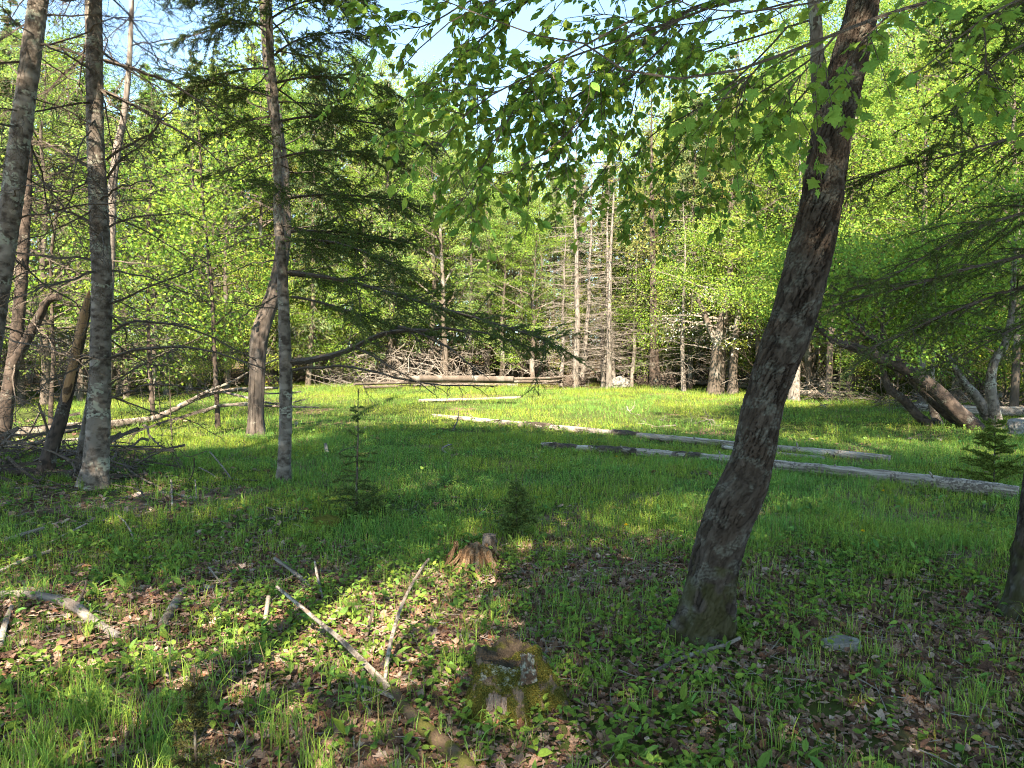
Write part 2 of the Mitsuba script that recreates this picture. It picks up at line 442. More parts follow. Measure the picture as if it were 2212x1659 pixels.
def plant(key, proto, x, y, sc=1.0, rot=0.0, sz=None, tilt=0.0):
    z = float(ground_h(x, y))
    scene[key] = {'type': 'instance', 'group': {'type': 'ref', 'id': proto},
                  'to_world': T().translate([x, y, z]).rotate([0, 0, 1], rot).rotate([1, 0, 0], tilt).scale([sc, sc, sz or sc])}


EDGE_PX = [-700, -300, 0, 350, 640, 900, 1200, 1300, 1415, 1545, 1717, 1850, 2100, 2212, 2500, 2900]
EDGE_Y = [12, 16, 20, 21.5, 29, 31, 30.5, 29.5, 29, 26.5, 24, 23, 20, 18, 15, 12]


def edge(px):
    return np.interp(px, EDGE_PX, EDGE_Y)


rng = np.random.default_rng(5)
spots = []


def far_enough(x, y, d):
    return all((x - a) ** 2 + (y - b) ** 2 > d * d for a, b in spots)


def hmax(px, y):
    """How high the wood stands, from the skyline of the photograph: lower in the middle, where the sky shows."""
    el = np.interp(px, [-200, 120, 280, 420, 900, 1010, 1150, 1300, 1420, 1600, 1900, 2300], [.56, .48, .35, .42, .38, .27, .24, .26, .34, .44, .52, .56])
    return 1.6 + el * y * rng.uniform(0.72, 1.02)


FRONT = {
    'leafy': ('forest_tree', 'fresh green leafy tree', 'tree', 'leafy trees', ['proto_birch_0', 'proto_birch_1', 'proto_birch_2', 'proto_birch_3', 'proto_birch_4'], 14),
    'bush': ('forest_shrub', 'low bright leafy shrub', 'shrub', 'leafy shrubs', ['proto_bush_0', 'proto_bush_1'], 5),
    'larch': ('yellow_conifer', 'thin yellow green conifer', 'tree', 'yellow green conifers', ['proto_larch_0', 'proto_larch_1'], 13),
    'spruce': ('green_conifer', 'drooping green conifer', 'tree', 'green conifers', ['proto_spruce_0', 'proto_spruce_1', 'proto_spruce_0', 'proto_spruce_1', 'proto_dark_spruce'], 13),
    'pole': ('pole_tree', 'thin bare boughed conifer', 'tree', 'thin bare conifers', ['proto_pole_0', 'proto_pole_1', 'proto_pole_2'], 13),
}
ZONES = [(-20, 'past the left edge'), (130, 'behind the left edge spruces'), (330, 'behind the tall mottled spruce'), (560, 'behind the fallen treetop'), (720, 'behind the bent trunk'), (960, 'behind the brush heap'), (1200, 'behind the far log pile'),
         (1350, 'behind the twin dead trees'), (1480, 'behind the stout dark trunk'), (1620, 'behind the blossoming tree'), (1780, 'behind the leaning maple'), (1960, 'left of the leaning trunks'), (2110, 'behind the leaning trunks'), (2240, 'behind the boulder'), (9999, 'past the right edge')]
PX_Z = [0, 500, 900, 1200, 1450, 1750, 2300]
MIX = {  # shares of leafy, bush, larch, spruce, pole along the edge
    'leafy': [.38, .44, .40, .16, .16, .46, .52], 'bush': [.24, .26, .28, .22, .34, .36, .36], 'larch': [.02, .02, .08, .26, .34, .12, .02],
    'spruce': [.12, .12, .28, .32, .24, .14, .10], 'pole': [.30, .24, .10, .18, .18, .10, .10]}


FRONT_PX = {}


def plant_front(kind, px, y, sc=None):
    name, label, catg, grp, protos, h0 = FRONT[kind]
    x = (px - CX) / FPX * y
    spots.append((x, y))
    if kind == 'bush':
        h = rng.uniform(2.2, 5.0)
    else:
        h = min(hmax(px, y), 18)
    row = 'front row' if y < edge(px) + 2.5 else 'second row' if y < edge(px) + 6 else 'back rows'
    where = next(w for lim, w in ZONES if px < lim)
    key = thing(name, f'{label} {where}, {row}' if kind != 'bush' else f'{label} {where}, {row}', catg, f'{grp} {where}, {row}')
    FRONT_PX[key] = px
    for p_ in ('branches', 'crown', 'dead_branches'):
        labels[f'{key}__{p_}'] = {'kind': 'stuff'}
    s = h / h0
    w = s if kind == 'bush' else 0.5 + 0.5 * s
    plant(key, protos[rng.integers(len(protos))], x, y, w, rng.uniform(0, 360), s, rng.normal(0, 1.5))


made = 0
for tries in range(6000):
    if made >= 262:
        break
    px = rng.uniform(-260, 2460)
    dy = rng.exponential(4.0)
    y = edge(px) + dy
    if dy > 15:
        continue
    x = (px - CX) / FPX * y
    if not far_enough(x, y, 1.15):
        continue
    w = np.array([np.interp(px, PX_Z, MIX[k]) for k in FRONT])
    kind = list(FRONT)[rng.choice(len(w), p=w / w.sum())]
    if kind == 'bush' and dy < 0.3:
        continue
    plant_front(kind, px, y)
    made += 1

same = {}
for k_, m_ in FRONT_PX.items():
    same.setdefault(labels[k_]['label'], []).append((m_, k_))
NTH = ['first', 'second', 'third', 'fourth', 'fifth', 'sixth', 'seventh', 'eighth']
for lab_, ks_ in same.items():
    if 1 < len(ks_) <= 8 and 'past the' not in lab_:
        for n_, (m_, k_) in enumerate(sorted(ks_)):
            labels[k_]['label'] = f'{lab_}, {NTH[n_]} from the left'
labels['deep_woods'] = {'label': 'deep far woods of mixed trees behind the clearing edge', 'category': 'woods', 'kind': 'stuff'}
made, k = 0, 0
for tries in range(4000):
    if made >= 190:
        break
    px = rng.uniform(-900, 3100)
    y = edge(px) + rng.uniform(13, 36)
    x = (px - CX) / FPX * y
    if not far_enough(x, y, 1.7):
        continue
    spots.append((x, y))
    h = min(hmax(px, y), 20)
    s = h / 15
    plant(f'deep_woods__{made + 1:03d}', ['proto_deep_birch_0', 'proto_deep_birch_1', 'proto_deep_pole'][rng.integers(3)], x, y, 0.45 + 0.6 * s, rng.uniform(0, 360), s)
    made += 1

# ------------------------------------------------------------------ the near trees
def tpath(rows, Y):
    """Trunk points and radii from (px, py, width in px) rows measured in the plane at distance Y."""
    return np.array([at(a, b, Y) for a, b, w in rows]), np.array([w * 0.5 / FPX * Y for a, b, w in rows])


def rough(amp, fu, fv, seed, amp2=0.0):
    def fn(c):
        p = c * [fu, fu, fv]
        d = (meshkit.fbm(p, 4, seed) - 0.5) * 2 * amp
        if amp2:
            d = d + (np.abs(meshkit.noise(c * [16, 16, 9], seed + 5) - 0.5) - 0.2) * amp2
        return d
    return fn


def trunk_part(holder, rows, Y, bsdf, sides=40, step=0.03, disp=None, flare=0.35, top=None, seed=0, flare_len=0.16, name='trunk', depths=None):
    pts, rad = tpath(rows, Y)
    if depths is not None:
        pts = np.array([at(r[0], r[1], d) for r, d in zip(rows, depths)])
        rad = np.array([r[2] * 0.5 / FPX * d for r, d in zip(rows, depths)])
    # rows run from the foot upwards; sink the foot into the ground
    if name == 'trunk':
        foot = pts[0].copy(); foot[2] = float(ground_h(foot[0], foot[1])) - 0.12
        foot[:2] -= (pts[1, :2] - pts[0, :2]) * 0.1
        pts[0, 2] = max(pts[0, 2], foot[2] + 0.1)
        pts, rad = np.vstack([foot, pts]), np.r_[rad[0] * 1.03, rad]
    if top is not None:
        for x, z, r in top:
            pts = np.vstack([pts, pts[-1] + [x, 0.15, z]]); rad = np.r_[rad, r]
    v, f, uv = sweep(pts, rad, sides, step, disp, flare, seed=seed, flare_len=flare_len)
    key = part(holder, name)
    add(key, (v, f), bsdf, smooth=True, uv=uv)
    return pts, rad


def bare_bough(axis, r0, rng, n1=12, l1=0.45, n2=4, droop=0.12, t0=0.12, r1=0.3, wiggle=0.10, n3=0):
    """A leafless bough: axis polyline plus crooked twigs."""
    ax = np.asarray(axis, float)[None].copy()
    L = float(plen(ax)[0])
    ax[0, 1:] += np.cumsum(rng.normal(0, 0.010, (ax.shape[1] - 1, 3)), 0) * L * 0.5
    lat, _ = lateral(ax, n1, L * l1, 52, droop, rng, t0, 0.98, 5, taper=0.55, wiggle=wiggle)
    ms = [segs(ax, np.array([r0]), np.array([r0 * r1]))]
    k = len(lat)
    ms.append(segs(lat, np.full(k, r0 * 0.32), np.full(k, 0.0022)))
    if n2:
        l2, _ = lateral(lat, n2, plen(lat) * 0.5, 48, droop, rng, 0.2, 1.0, 4, wiggle=wiggle)
        ms.append(segs(l2, np.full(len(l2), 0.0030), np.full(len(l2), 0.0014)))
        if n3:
            l3, _ = lateral(l2, n3, plen(l2) * 0.5, 48, droop, rng, 0.2, 1.0, 3, wiggle=wiggle)
            ms.append(segs(l3, np.full(len(l3), 0.0018), np.full(len(l3), 0.0010)))
    return cat(*ms)


def curve(pts, n=10):
    pts = np.asarray(pts, float)
    s = np.r_[0, np.cumsum(np.linalg.norm(np.diff(pts, axis=0), axis=1))]
    return PchipInterpolator(s, pts)(np.linspace(0, s[-1], n))


def axis_x(L, droop, tip, rng, n=9, wob=0.04):
    s = np.linspace(0, 1, n)
    p = np.c_[s * L, np.zeros(n), -droop * L * s ** 1.6 + tip * L * s ** 4]
    return p + np.r_[[[0, 0, 0]], np.cumsum(rng.normal(0, wob / 2, (n - 1, 3)), 0) * L * 0.5]


def live_bough(axis, r0, rng, n1=30, l1=0.36, n2=6, droop=0.14, t0=0.15, spacing=0.0026, nlen=0.025, wid=0.0060, col=SPRUCE, tbare=0.2, upb=0.35):
    """A spruce bough: (wood, needles)."""
    ax = np.asarray(axis, float)[None]
    L = float(plen(ax)[0])
    lat, tt = lateral(ax, n1, L * l1, 50, droop, rng, t0, 0.99, 5, taper=0.62, wiggle=0.05)
    l2, t2 = lateral(lat, n2, plen(lat) * 0.42, 46, droop, rng, 0.15, 1.0, 4, taper=0.5)
    wood = cat(segs(ax, np.array([r0]), np.array([r0 * 0.25])), segs(lat, np.full(len(lat), r0 * 0.28), np.full(len(lat), 0.0016)), segs(l2, np.full(len(l2), 0.0022), np.full(len(l2), 0.0012)))
    nd = cat(needles(l2, spacing, nlen, wid, rng, col, upb), needles(lat[:, 1:], spacing, nlen, wid, rng, col, upb), needles(ax[:, -3:], spacing, nlen, wid, rng, col, upb))
    return wood, nd


rng = np.random.default_rng(21)
DEAD = [mikit.ply(bare_bough(axis_x(1.7, 0.16 + 0.10 * (s % 3), -0.04, rng, 9, 0.08), 0.016, rng, 13, 0.42, 4, 0.10, n3=2), 'bark_twig') for s in range(7)]
LIVE = []
for s in range(7):
    w, n = live_bough(axis_x(2.0, 0.12 + 0.05 * (s % 3), 0.10, rng, 9, 0.05), 0.017, rng, 36, 0.38, 7)
    LIVE.append((mikit.ply(w, 'bark_twig'), mikit.ply(n[:2], 'needle', color=n[2])))
SHADY = []
for s in range(3):
    w, n = live_bough(axis_x(2.0, 0.14, 0.06, rng, 9, 0.06), 0.016, rng, 24, 0.38, 4, spacing=0.0062, nlen=0.035, wid=0.016)
    SHADY.append((mikit.ply(w, 'bark_twig'), mikit.ply(n[:2], 'needle', color=n[2])))


def bough_at(holder, p, az, tilt, s, proto, name='branch', roll=0.0):
    m = T().translate(np.asarray(p, float).tolist()).rotate([0, 0, 1], az).rotate([0, 1, 0], tilt).rotate([1, 0, 0], roll).scale(float(s))
    k = part(holder, name)
    if isinstance(proto, tuple):
        scene[k] = {**proto[0], 'to_world': m}
        scene[f'{k}__needles'] = {**proto[1], 'to_world': m}
    else:
        scene[k] = {**proto, 'to_world': m}
    return k


def clothe(holder, pts, n, z0, z1, protos, smin, smax, rng, tilt=(0, 14), az=None, prof=None):
    """Boughs all round a trunk polyline between heights z0 and z1."""
    zs = np.linspace(z0, z1, n) + rng.normal(0, 0.12, n)
    for i, z in enumerate(zs):
        p = [np.interp(z, pts[:, 2], pts[:, 0]), np.interp(z, pts[:, 2], pts[:, 1]), z]
        a = rng.uniform(*az) if az else (i * 137.5 + rng.normal(0, 25))
        sc = rng.uniform(smin, smax) * (prof((z - z0) / (z1 - z0)) if prof else 1)
        bough_at(holder, p, a, rng.normal(*tilt), sc, protos[rng.integers(len(protos))], roll=rng.uniform(-30, 30))


# --- grey spruce leaning in at the left edge
t = thing('spruce_tree', 'pale grey bare spruce trunk leaning out past the left edge of the view', 'tree', 'bare spruces standing at the left')
ptsA, _ = trunk_part(t, [(-68, 1090, 52), (-45, 900, 46), (-15, 700, 45), (12, 520, 43), (30, 400, 43), (52, 233, 40), (75, 60, 38), (88, -40, 37)], 7.6, 'bark_spruce', 44, 0.03,
                      rough(0.008, 22, 16, 31), 0.5, [(0.35, 2.2, .07), (0.5, 3.5, .04), (0.4, 3.0, .012)], 3)
clothe(t, ptsA, 30, 1.5, 6.5, DEAD, 0.5, 0.95, rng, (8, 16))
clothe(t, ptsA, 26, 6.6, 13.2, SHADY, 0.55, 1.0, rng, (2, 10), prof=lambda u: 1.0 - 0.75 * u)
# --- main left spruce
t = thing('spruce_tree', 'tall straight spruce with mottled grey bark and long bare boughs, foot bare of grass', 'tree', 'bare spruces standing at the left')
TB = t
ptsB, _ = trunk_part(t, [(202, 1053, 54), (207, 1015, 51), (211, 953, 48), (215, 853, 44), (218, 720, 41), (220, 586, 40), (217, 533, 39), (211, 400, 37), (206, 300, 34), (204, 133, 33), (201, -30, 32)], 8.35, 'bark_spruce', 48, 0.028,
                      rough(0.009, 24, 16, 32), 0.55, [(0.05, 2.6, .062), (0.05, 3.5, .035), (0.0, 2.8, .01)], 5, 0.22)
clothe(t, ptsB, 34, 1.3, 6.2, DEAD, 0.55, 1.05, rng, (10, 14))
clothe(t, ptsB, 34, 6.3, 13.6, SHADY, 0.6, 1.05, rng, (2, 10), prof=lambda u: 1.0 - 0.75 * u)
for rows, r0 in [([(225, 130, 8.35), (300, 150, 8.2), (390, 185, 8.1), (480, 245, 8.0)], .026), ([(222, 195, 8.35), (280, 225, 8.3), (340, 260, 8.2), (430, 320, 8.1), (470, 360, 8.1)], .024),
                 ([(230, 345, 8.35), (285, 310, 8.2), (330, 285, 8.1), (345, 258, 8.0), (395, 228, 7.9)], .020), ([(232, 385, 8.35), (250, 355, 8.2), (320, 300, 8.0), (345, 262, 7.9)], .018),
                 ([(240, 655, 8.35), (300, 630, 8.2), (370, 600, 8.1), (440, 575, 8.1)], .018), ([(238, 772, 8.35), (290, 757, 8.2), (360, 753, 8.1), (430, 758, 8.0), (500, 778, 8.0), (570, 798, 8.0)], .024),
                 ([(238, 720, 8.35), (300, 694, 8.4), (380, 700, 8.5), (460, 730, 8.6), (555, 778, 8.7)], .020), ([(234, 832, 8.35), (270, 815, 8.2), (320, 790, 8.1), (375, 788, 8.0)], .016),
                 ([(238, 860, 8.3), (280, 842, 8.2), (310, 828, 8.1), (360, 830, 8.1), (430, 846, 8.0)], .015), ([(236, 490, 8.3), (300, 470, 8.0), (380, 462, 7.9), (440, 478, 7.8)], .015),
                 ([(205, 130, 8.3), (150, 110, 8.4), (100, 100, 8.6)], .018), ([(195, 360, 8.3), (140, 330, 8.4), (75, 300, 8.6)], .018), ([(200, 480, 8.3), (130, 455, 8.4), (70, 440, 8.7)], .016)]:
    k = part(t, 'branch')
    add(k, bare_bough(curve([at(*a) for a in rows], 12), r0, rng, 15, 0.30, 4, 0.20, n3=2), 'bark_twig')
# --- dark reddish trunk leaning behind
t = thing('dead_spruce', 'dark reddish dead trunk leaning behind the pale left edge spruce', 'tree', 'bare spruces standing at the left')
ptsC, _ = trunk_part(t, [(6, 968, 30), (12, 900, 28), (20, 835, 27), (33, 753, 26), (43, 653, 24), (50, 553, 22), (56, 450, 20), (60, 350, 18)], 11.4, 'bark_dark', 30, 0.04, rough(0.010, 18, 9, 33), 0.3, [(0.1, 2.5, .04), (0.1, 2.5, .012)], 8)
clothe(t, ptsC, 26, 0.8, 8, DEAD, 0.6, 1.1, rng, (5, 16))
k = part(t, 'branch')
v, f, uv = sweep(curve([at(24, 800, 11.4), at(52, 745, 11.3), at(82, 690, 11.2), (at(105, 648, 11.1)), at(128, 640, 11.0)], 14), np.linspace(.085, .055, 14), 16, 0.05, rough(0.008, 18, 9, 34))
add(k, (v, f), 'bark_dark', smooth=True, uv=uv)
# --- broken snag with bare orange wood
t = thing('broken_snag', 'leaning broken snag with peeled orange wood just left of the tall mottled spruce', 'snag')
ptsS, _ = trunk_part(t, [(97, 1033, 36), (106, 985, 31), (127, 920, 27), (145, 853, 25), (160, 786, 24), (179, 700, 21), (188, 660, 17), (194, 640, 9)], 8.9, 'bark_dark', 28, 0.03, rough(0.012, 20, 8, 35), 0.45, None, 4)
v, f, uv = sweep(curve([at(140, 868, 8.76), at(152, 815, 8.76), at(168, 742, 8.77), at(184, 668, 8.79), at(193, 628, 8.82)], 16), np.array([.02, .045, .05, .052, .05, .05, .05, .046, .046, .05, .05, .05, .046, .04, .03, .008]), 18, 0.03, rough(0.008, 26, 6, 36))


def orange(p, n, uv):
    c = mix((0.20, 0.115, 0.055), (0.46, 0.29, 0.16), fbm(uv.x * 40, uv.y * 4, 1.0, 4))
    return mix(c, (0.10, 0.065, 0.04), smoothstep(0.56, 0.66, fbm(uv.x * 16, uv.y * 7, 3.0, 3)))


scene['wood_orange'] = {'type': 'twosided', 'bsdf': {'type': 'diffuse', 'reflectance': tex(orange)}}
k = part(t, 'peeled_wood')
labels[k] = {'label': 'peeled strip of orange bare wood'}
add(k, (v, f), 'wood_orange', smooth=True, uv=uv)
clothe(t, ptsS, 8, 0.4, 2.0, DEAD, 0.35, 0.6, rng, (0, 20))
# --- thin stems behind the main left spruce
t = thing('thin_dead_tree', 'short thin grey stem leaning against the foot of the tall mottled spruce', 'tree', 'bare spruces standing at the left')
trunk_part(t, [(170, 1022, 20), (177, 960, 16), (188, 890, 12), (205, 780, 10), (222, 640, 8)], 9.2, 'bark_spruce', 18, 0.05, rough(0.004, 20, 14, 37), 0.3, None, 2)
t = thing('thin_dead_tree', 'tall thin peeling dead stem rising behind the tall mottled spruce', 'tree', 'bare spruces standing at the left')
ptsT, _ = trunk_part(t, [(215, 985, 22), (228, 760, 20), (238, 560, 19), (242, 420, 18), (252, 330, 16), (268, 250, 13), (278, 150, 11), (284, 30, 9), (286, -60, 8)], 10.8, 'bark_dead', 22, 0.05, rough(0.006, 18, 7, 38), 0.2, [(0.1, 2, .01)], 2)
clothe(t, ptsT, 22, 1.5, 7.5, DEAD, 0.5, 0.9, rng, (-5, 20))
# --- broken, bent furrowed trunk
t = thing('furrowed_tree', 'thick furrowed dark trunk leaning right at head height beside the slim spruce', 'tree')
ptsD, _ = trunk_part(t, [(554, 938, 37), (553, 900, 33), (554, 853, 32), (556, 790, 34), (558, 745, 36), (565, 710, 37), (577, 675, 35), (594, 625, 32), (608, 560, 30), (614, 490, 28), (612, 400, 26), (600, 290, 25), (584, 180, 24), (576, 80, 23), (570, -40, 22)], 13.3, 'bark_furrow', 56, 0.03,
                      rough(0.022, 16, 2.2, 39), 0.5, [(-0.3, 2.5, .12), (-0.2, 2.5, .03)], 6)
clothe(t, ptsD, 10, 3, 9, DEAD, 0.7, 1.2, rng, (-15, 20))
rngl = np.random.default_rng(77)


def spray(holder, centres, n, spread, size, tone, rng, tpl=LEAF2, bsdf='leaf', name='crown', flat=0.55, upn=0.5, hang=0.35, stuff=True):
    c = np.repeat(np.asarray(centres), n, 0)
    off = rng.normal(0, 1, c.shape) * [spread, spread, spread * flat]
    m = len(c)
    lv = leaves(tpl, c + off, rng.normal(0, 1, (m, 3)) + [0, 0, -hang] + off, nrm(rng.normal(0, upn * 1.5, (m, 3)) + [0, 0, 1]), size * rng.uniform(0.6, 1.2, m), 1.0, tints(tone, m, rng))
    k = part(holder, name)
    add(k, lv, bsdf)
    if stuff:
        labels[k] = {'kind': 'stuff'}
    return k


def crown_on(holder, pts, z0, z1, n, R, rng, tone, size, ncl=5, nleaf=30, spread=0.32, el=20, tpl=LEAF2, wood='bark_twig'):
    limbs, L = limb_paths(rng, pts, n, z0, z1, R, el, -0.05, lambda u: 1 - 0.5 * u)
    sub, _ = lateral(limbs, 4, L * 0.55, 48, 0.0, rng, 0.3, 0.95, planar=False)
    for i in range(n):
        add(part(holder, 'branch'), cat(segs(limbs[i:i + 1], np.array([max(0.012, L[i] * .014)]), np.array([.004])), segs(sub[i * 4:i * 4 + 4], np.full(4, .007), np.full(4, .003))), wood)
    ends = np.vstack([sub[:, 2], sub[:, 3], limbs[:, 3], limbs[:, 5]])
    ends = ends[rng.permutation(len(ends))[: n * ncl]]
    spray(holder, ends, nleaf, spread, size, tone, rng, tpl)


crown_on(t, ptsD, 3.6, 9.0, 12, 2.0, rngl, GREEN_LEAF, 0.085)
# --- broad-leaved young maple filling the gap between the left spruces
for rows, Y0, lab in [([(470, 905, 11), (465, 800, 9), (458, 640, 8), (440, 450, 6), (430, 280, 5)], 14.5, 'young broadleaf maple with bright flat leaf layers between the left spruces'),
                      ([(330, 890, 10), (322, 760, 8), (318, 560, 7), (330, 380, 5)], 16.0, 'slender broadleaf sapling with bright leaves behind the tall mottled spruce'),
                      ([(110, 895, 10), (115, 760, 8), (110, 600, 7), (130, 420, 5)], 15.0, 'slender broadleaf sapling with bright leaves seen between the two grey left spruces')]:
    t = thing('maple_tree', lab, 'tree')
    p, _ = trunk_part(t, rows, Y0, 'bark_dark', 14, 0.08, None, 0.2, None, 1)
    crown_on(t, p, 1.7, p[-1, 2], 22, 2.1, rngl, GREEN_LEAF, 0.085, 6, 34, 0.30, 12)
# --- slim live spruce
t = thing('spruce_tree', 'slim spruce with dark green needled boughs reaching right over the meadow', 'tree')
TE = t
ptsE, _ = trunk_part(t, [(612, 1038, 30), (614, 1000, 28), (617, 900, 27), (617, 800, 27), (614, 700, 24), (611, 620, 23), (608, 553, 22), (602, 480, 20), (600, 400, 18), (598, 300, 17), (592, 200, 16), (583, 100, 15), (580, -30, 14)], 8.84, 'bark_spruce', 36, 0.03,
                      rough(0.006, 24, 14, 40), 0.55, [(0, 2, .032), (0.1, 2.5, .016), (0, 1.6, .004)], 7)
for rows, r0, nn, ll in [([(622, 588, 8.84), (700, 598, 8.7), (770, 612, 8.6), (850, 635, 8.4), (940, 662, 8.3), (1040, 690, 8.2), (1120, 715, 8.1), (1195, 742, 8.0)], .030, 60, .30),
                         ([(628, 500, 8.84), (720, 500, 8.9), (820, 512, 9.0), (900, 530, 9.1)], .020, 40, .34), ([(620, 520, 8.84), (700, 520, 8.5), (790, 545, 8.2), (880, 590, 8.0)], .020, 40, .34),
                         ([(612, 430, 8.84), (700, 420, 8.7), (800, 425, 8.6), (900, 445, 8.5), (950, 462, 8.4)], .020, 44, .32), ([(606, 340, 8.84), (690, 325, 8.6), (780, 330, 8.5), (870, 350, 8.4)], .018, 42, .34),
                         ([(602, 262, 8.84), (690, 250, 8.8), (780, 262, 8.7), (880, 285, 8.6), (940, 320, 8.6)], .018, 44, .34), ([(598, 178, 8.84), (680, 165, 8.5), (760, 170, 8.3), (850, 200, 8.1)], .018, 40, .34),
                         ([(590, 120, 8.84), (660, 80, 8.7), (730, 70, 8.6), (820, 85, 8.5)], .016, 40, .34), ([(585, 40, 8.84), (650, 5, 8.7), (720, -10, 8.6), (800, 5, 8.5)], .016, 40, .34),
                         ([(588, 150, 8.84), (530, 150, 8.6), (460, 170, 8.4), (380, 210, 8.3)], .016, 34, .34), ([(583, 60, 8.84), (520, 50, 8.6), (440, 70, 8.4), (350, 100, 8.3)], .016, 36, .34),
                         ([(582, 0, 8.84), (510, -20, 8.6), (440, -20, 8.4), (360, 0, 8.3)], .016, 36, .34), ([(596, 250, 8.84), (540, 260, 8.7), (470, 285, 8.6), (400, 320, 8.5)], .014, 26, .32),
                         ([(630, 640, 8.84), (700, 655, 8.9), (780, 680, 8.9), (880, 715, 8.9), (980, 730, 8.8)], .018, 44, .28)]:
    k = part(t, 'branch')
    w, n = live_bough(curve([at(*a) for a in rows], 12), r0, rng, int(nn * 1.15), ll * 1.1, 7, spacing=0.0030)
    add(k, w, 'bark_twig'); add(f'{k}__needles', n, 'needle')
clothe(t, ptsE, 12, 2.6, 5.9, LIVE, 0.5, 0.85, rng, (3, 8), az=(-70, 75))
clothe(t, ptsE, 9, 3.6, 5.9, LIVE, 0.45, 0.7, rng, (3, 10), az=(110, 250))
clothe(t, ptsE, 30, 6.0, 11.6, SHADY, 0.45, 0.8, rng, (0, 10), prof=lambda u: 1.0 - 0.7 * u)
clothe(t, ptsE, 8, 2.0, 4.2, DEAD, 0.5, 0.8, rng, (6, 10), az=(130, 230))
for rows, r0, n1 in [([(630, 782, 8.84), (690, 768, 8.7), (745, 742, 8.6), (800, 715, 8.5), (865, 703, 8.4), (940, 702, 8.3), (1010, 715, 8.3)], .050, 9), ([(860, 705, 8.4), (905, 722, 8.3), (950, 745, 8.3), (1000, 782, 8.2), (1040, 810, 8.2)], .022, 12),
                     ([(750, 742, 8.6), (800, 762, 8.5), (850, 790, 8.4), (890, 815, 8.3), (935, 848, 8.3)], .018, 10), ([(632, 800, 8.84), (700, 797, 8.7), (760, 800, 8.6), (830, 815, 8.5), (900, 830, 8.4), (980, 836, 8.3), (1065, 838, 8.2)], .020, 12)]:
    k = part(t, 'branch')
    ax = curve([at(*a) for a in rows], 14)
    m = bare_bough(ax, r0, rng, n1, 0.22, 3, 0.35, t0=0.25, n3=2)
    add(k, m, 'bark_twig')
k = part(t, 'branch')
w, n = live_bough(curve([at(1000, 712, 8.3), at(1060, 722, 8.2), at(1120, 742, 8.1), at(1175, 760, 8.0)], 8), .014, rng, 26, .42, 6, spacing=0.0030)
add(k, w, 'bark_twig'); add(f'{k}__needles', n, 'needle')

# --- the big leaning maple
def np_voronoi(u, v, period, seed):
    """(nearest, second nearest distance, cell random numbers) on a cylinder whose u axis repeats after `period` cells."""
    iu, iv = np.floor(u).astype(int), np.floor(v).astype(int)
    f1 = np.full(u.shape, 9.0); f2 = f1.copy(); r1 = np.zeros(u.shape)

    def h(a, b, s_):
        x = (np.mod(a, period) * 374761393 + b * 668265263 + (s_ + seed * 17) * 974634599) & 0xFFFFFFFF
        x = ((x ^ (x >> 13)) * 1274126177) & 0xFFFFFFFF
        return ((x ^ (x >> 16)) & 0xFFFFFF) / 16777215.0
    for a in (-1, 0, 1):
        for b in (-1, 0, 1):
            cu, cv = iu + a, iv + b
            d = np.hypot(cu + h(cu, cv, 1) - u, cv + h(cu, cv, 2) - v)
            f2 = np.where(d < f1, f1, np.minimum(f2, d))
            r1 = np.where(d < f1, h(cu, cv, 3), r1)
            f1 = np.minimum(f1, d)
    return f1, f2, r1


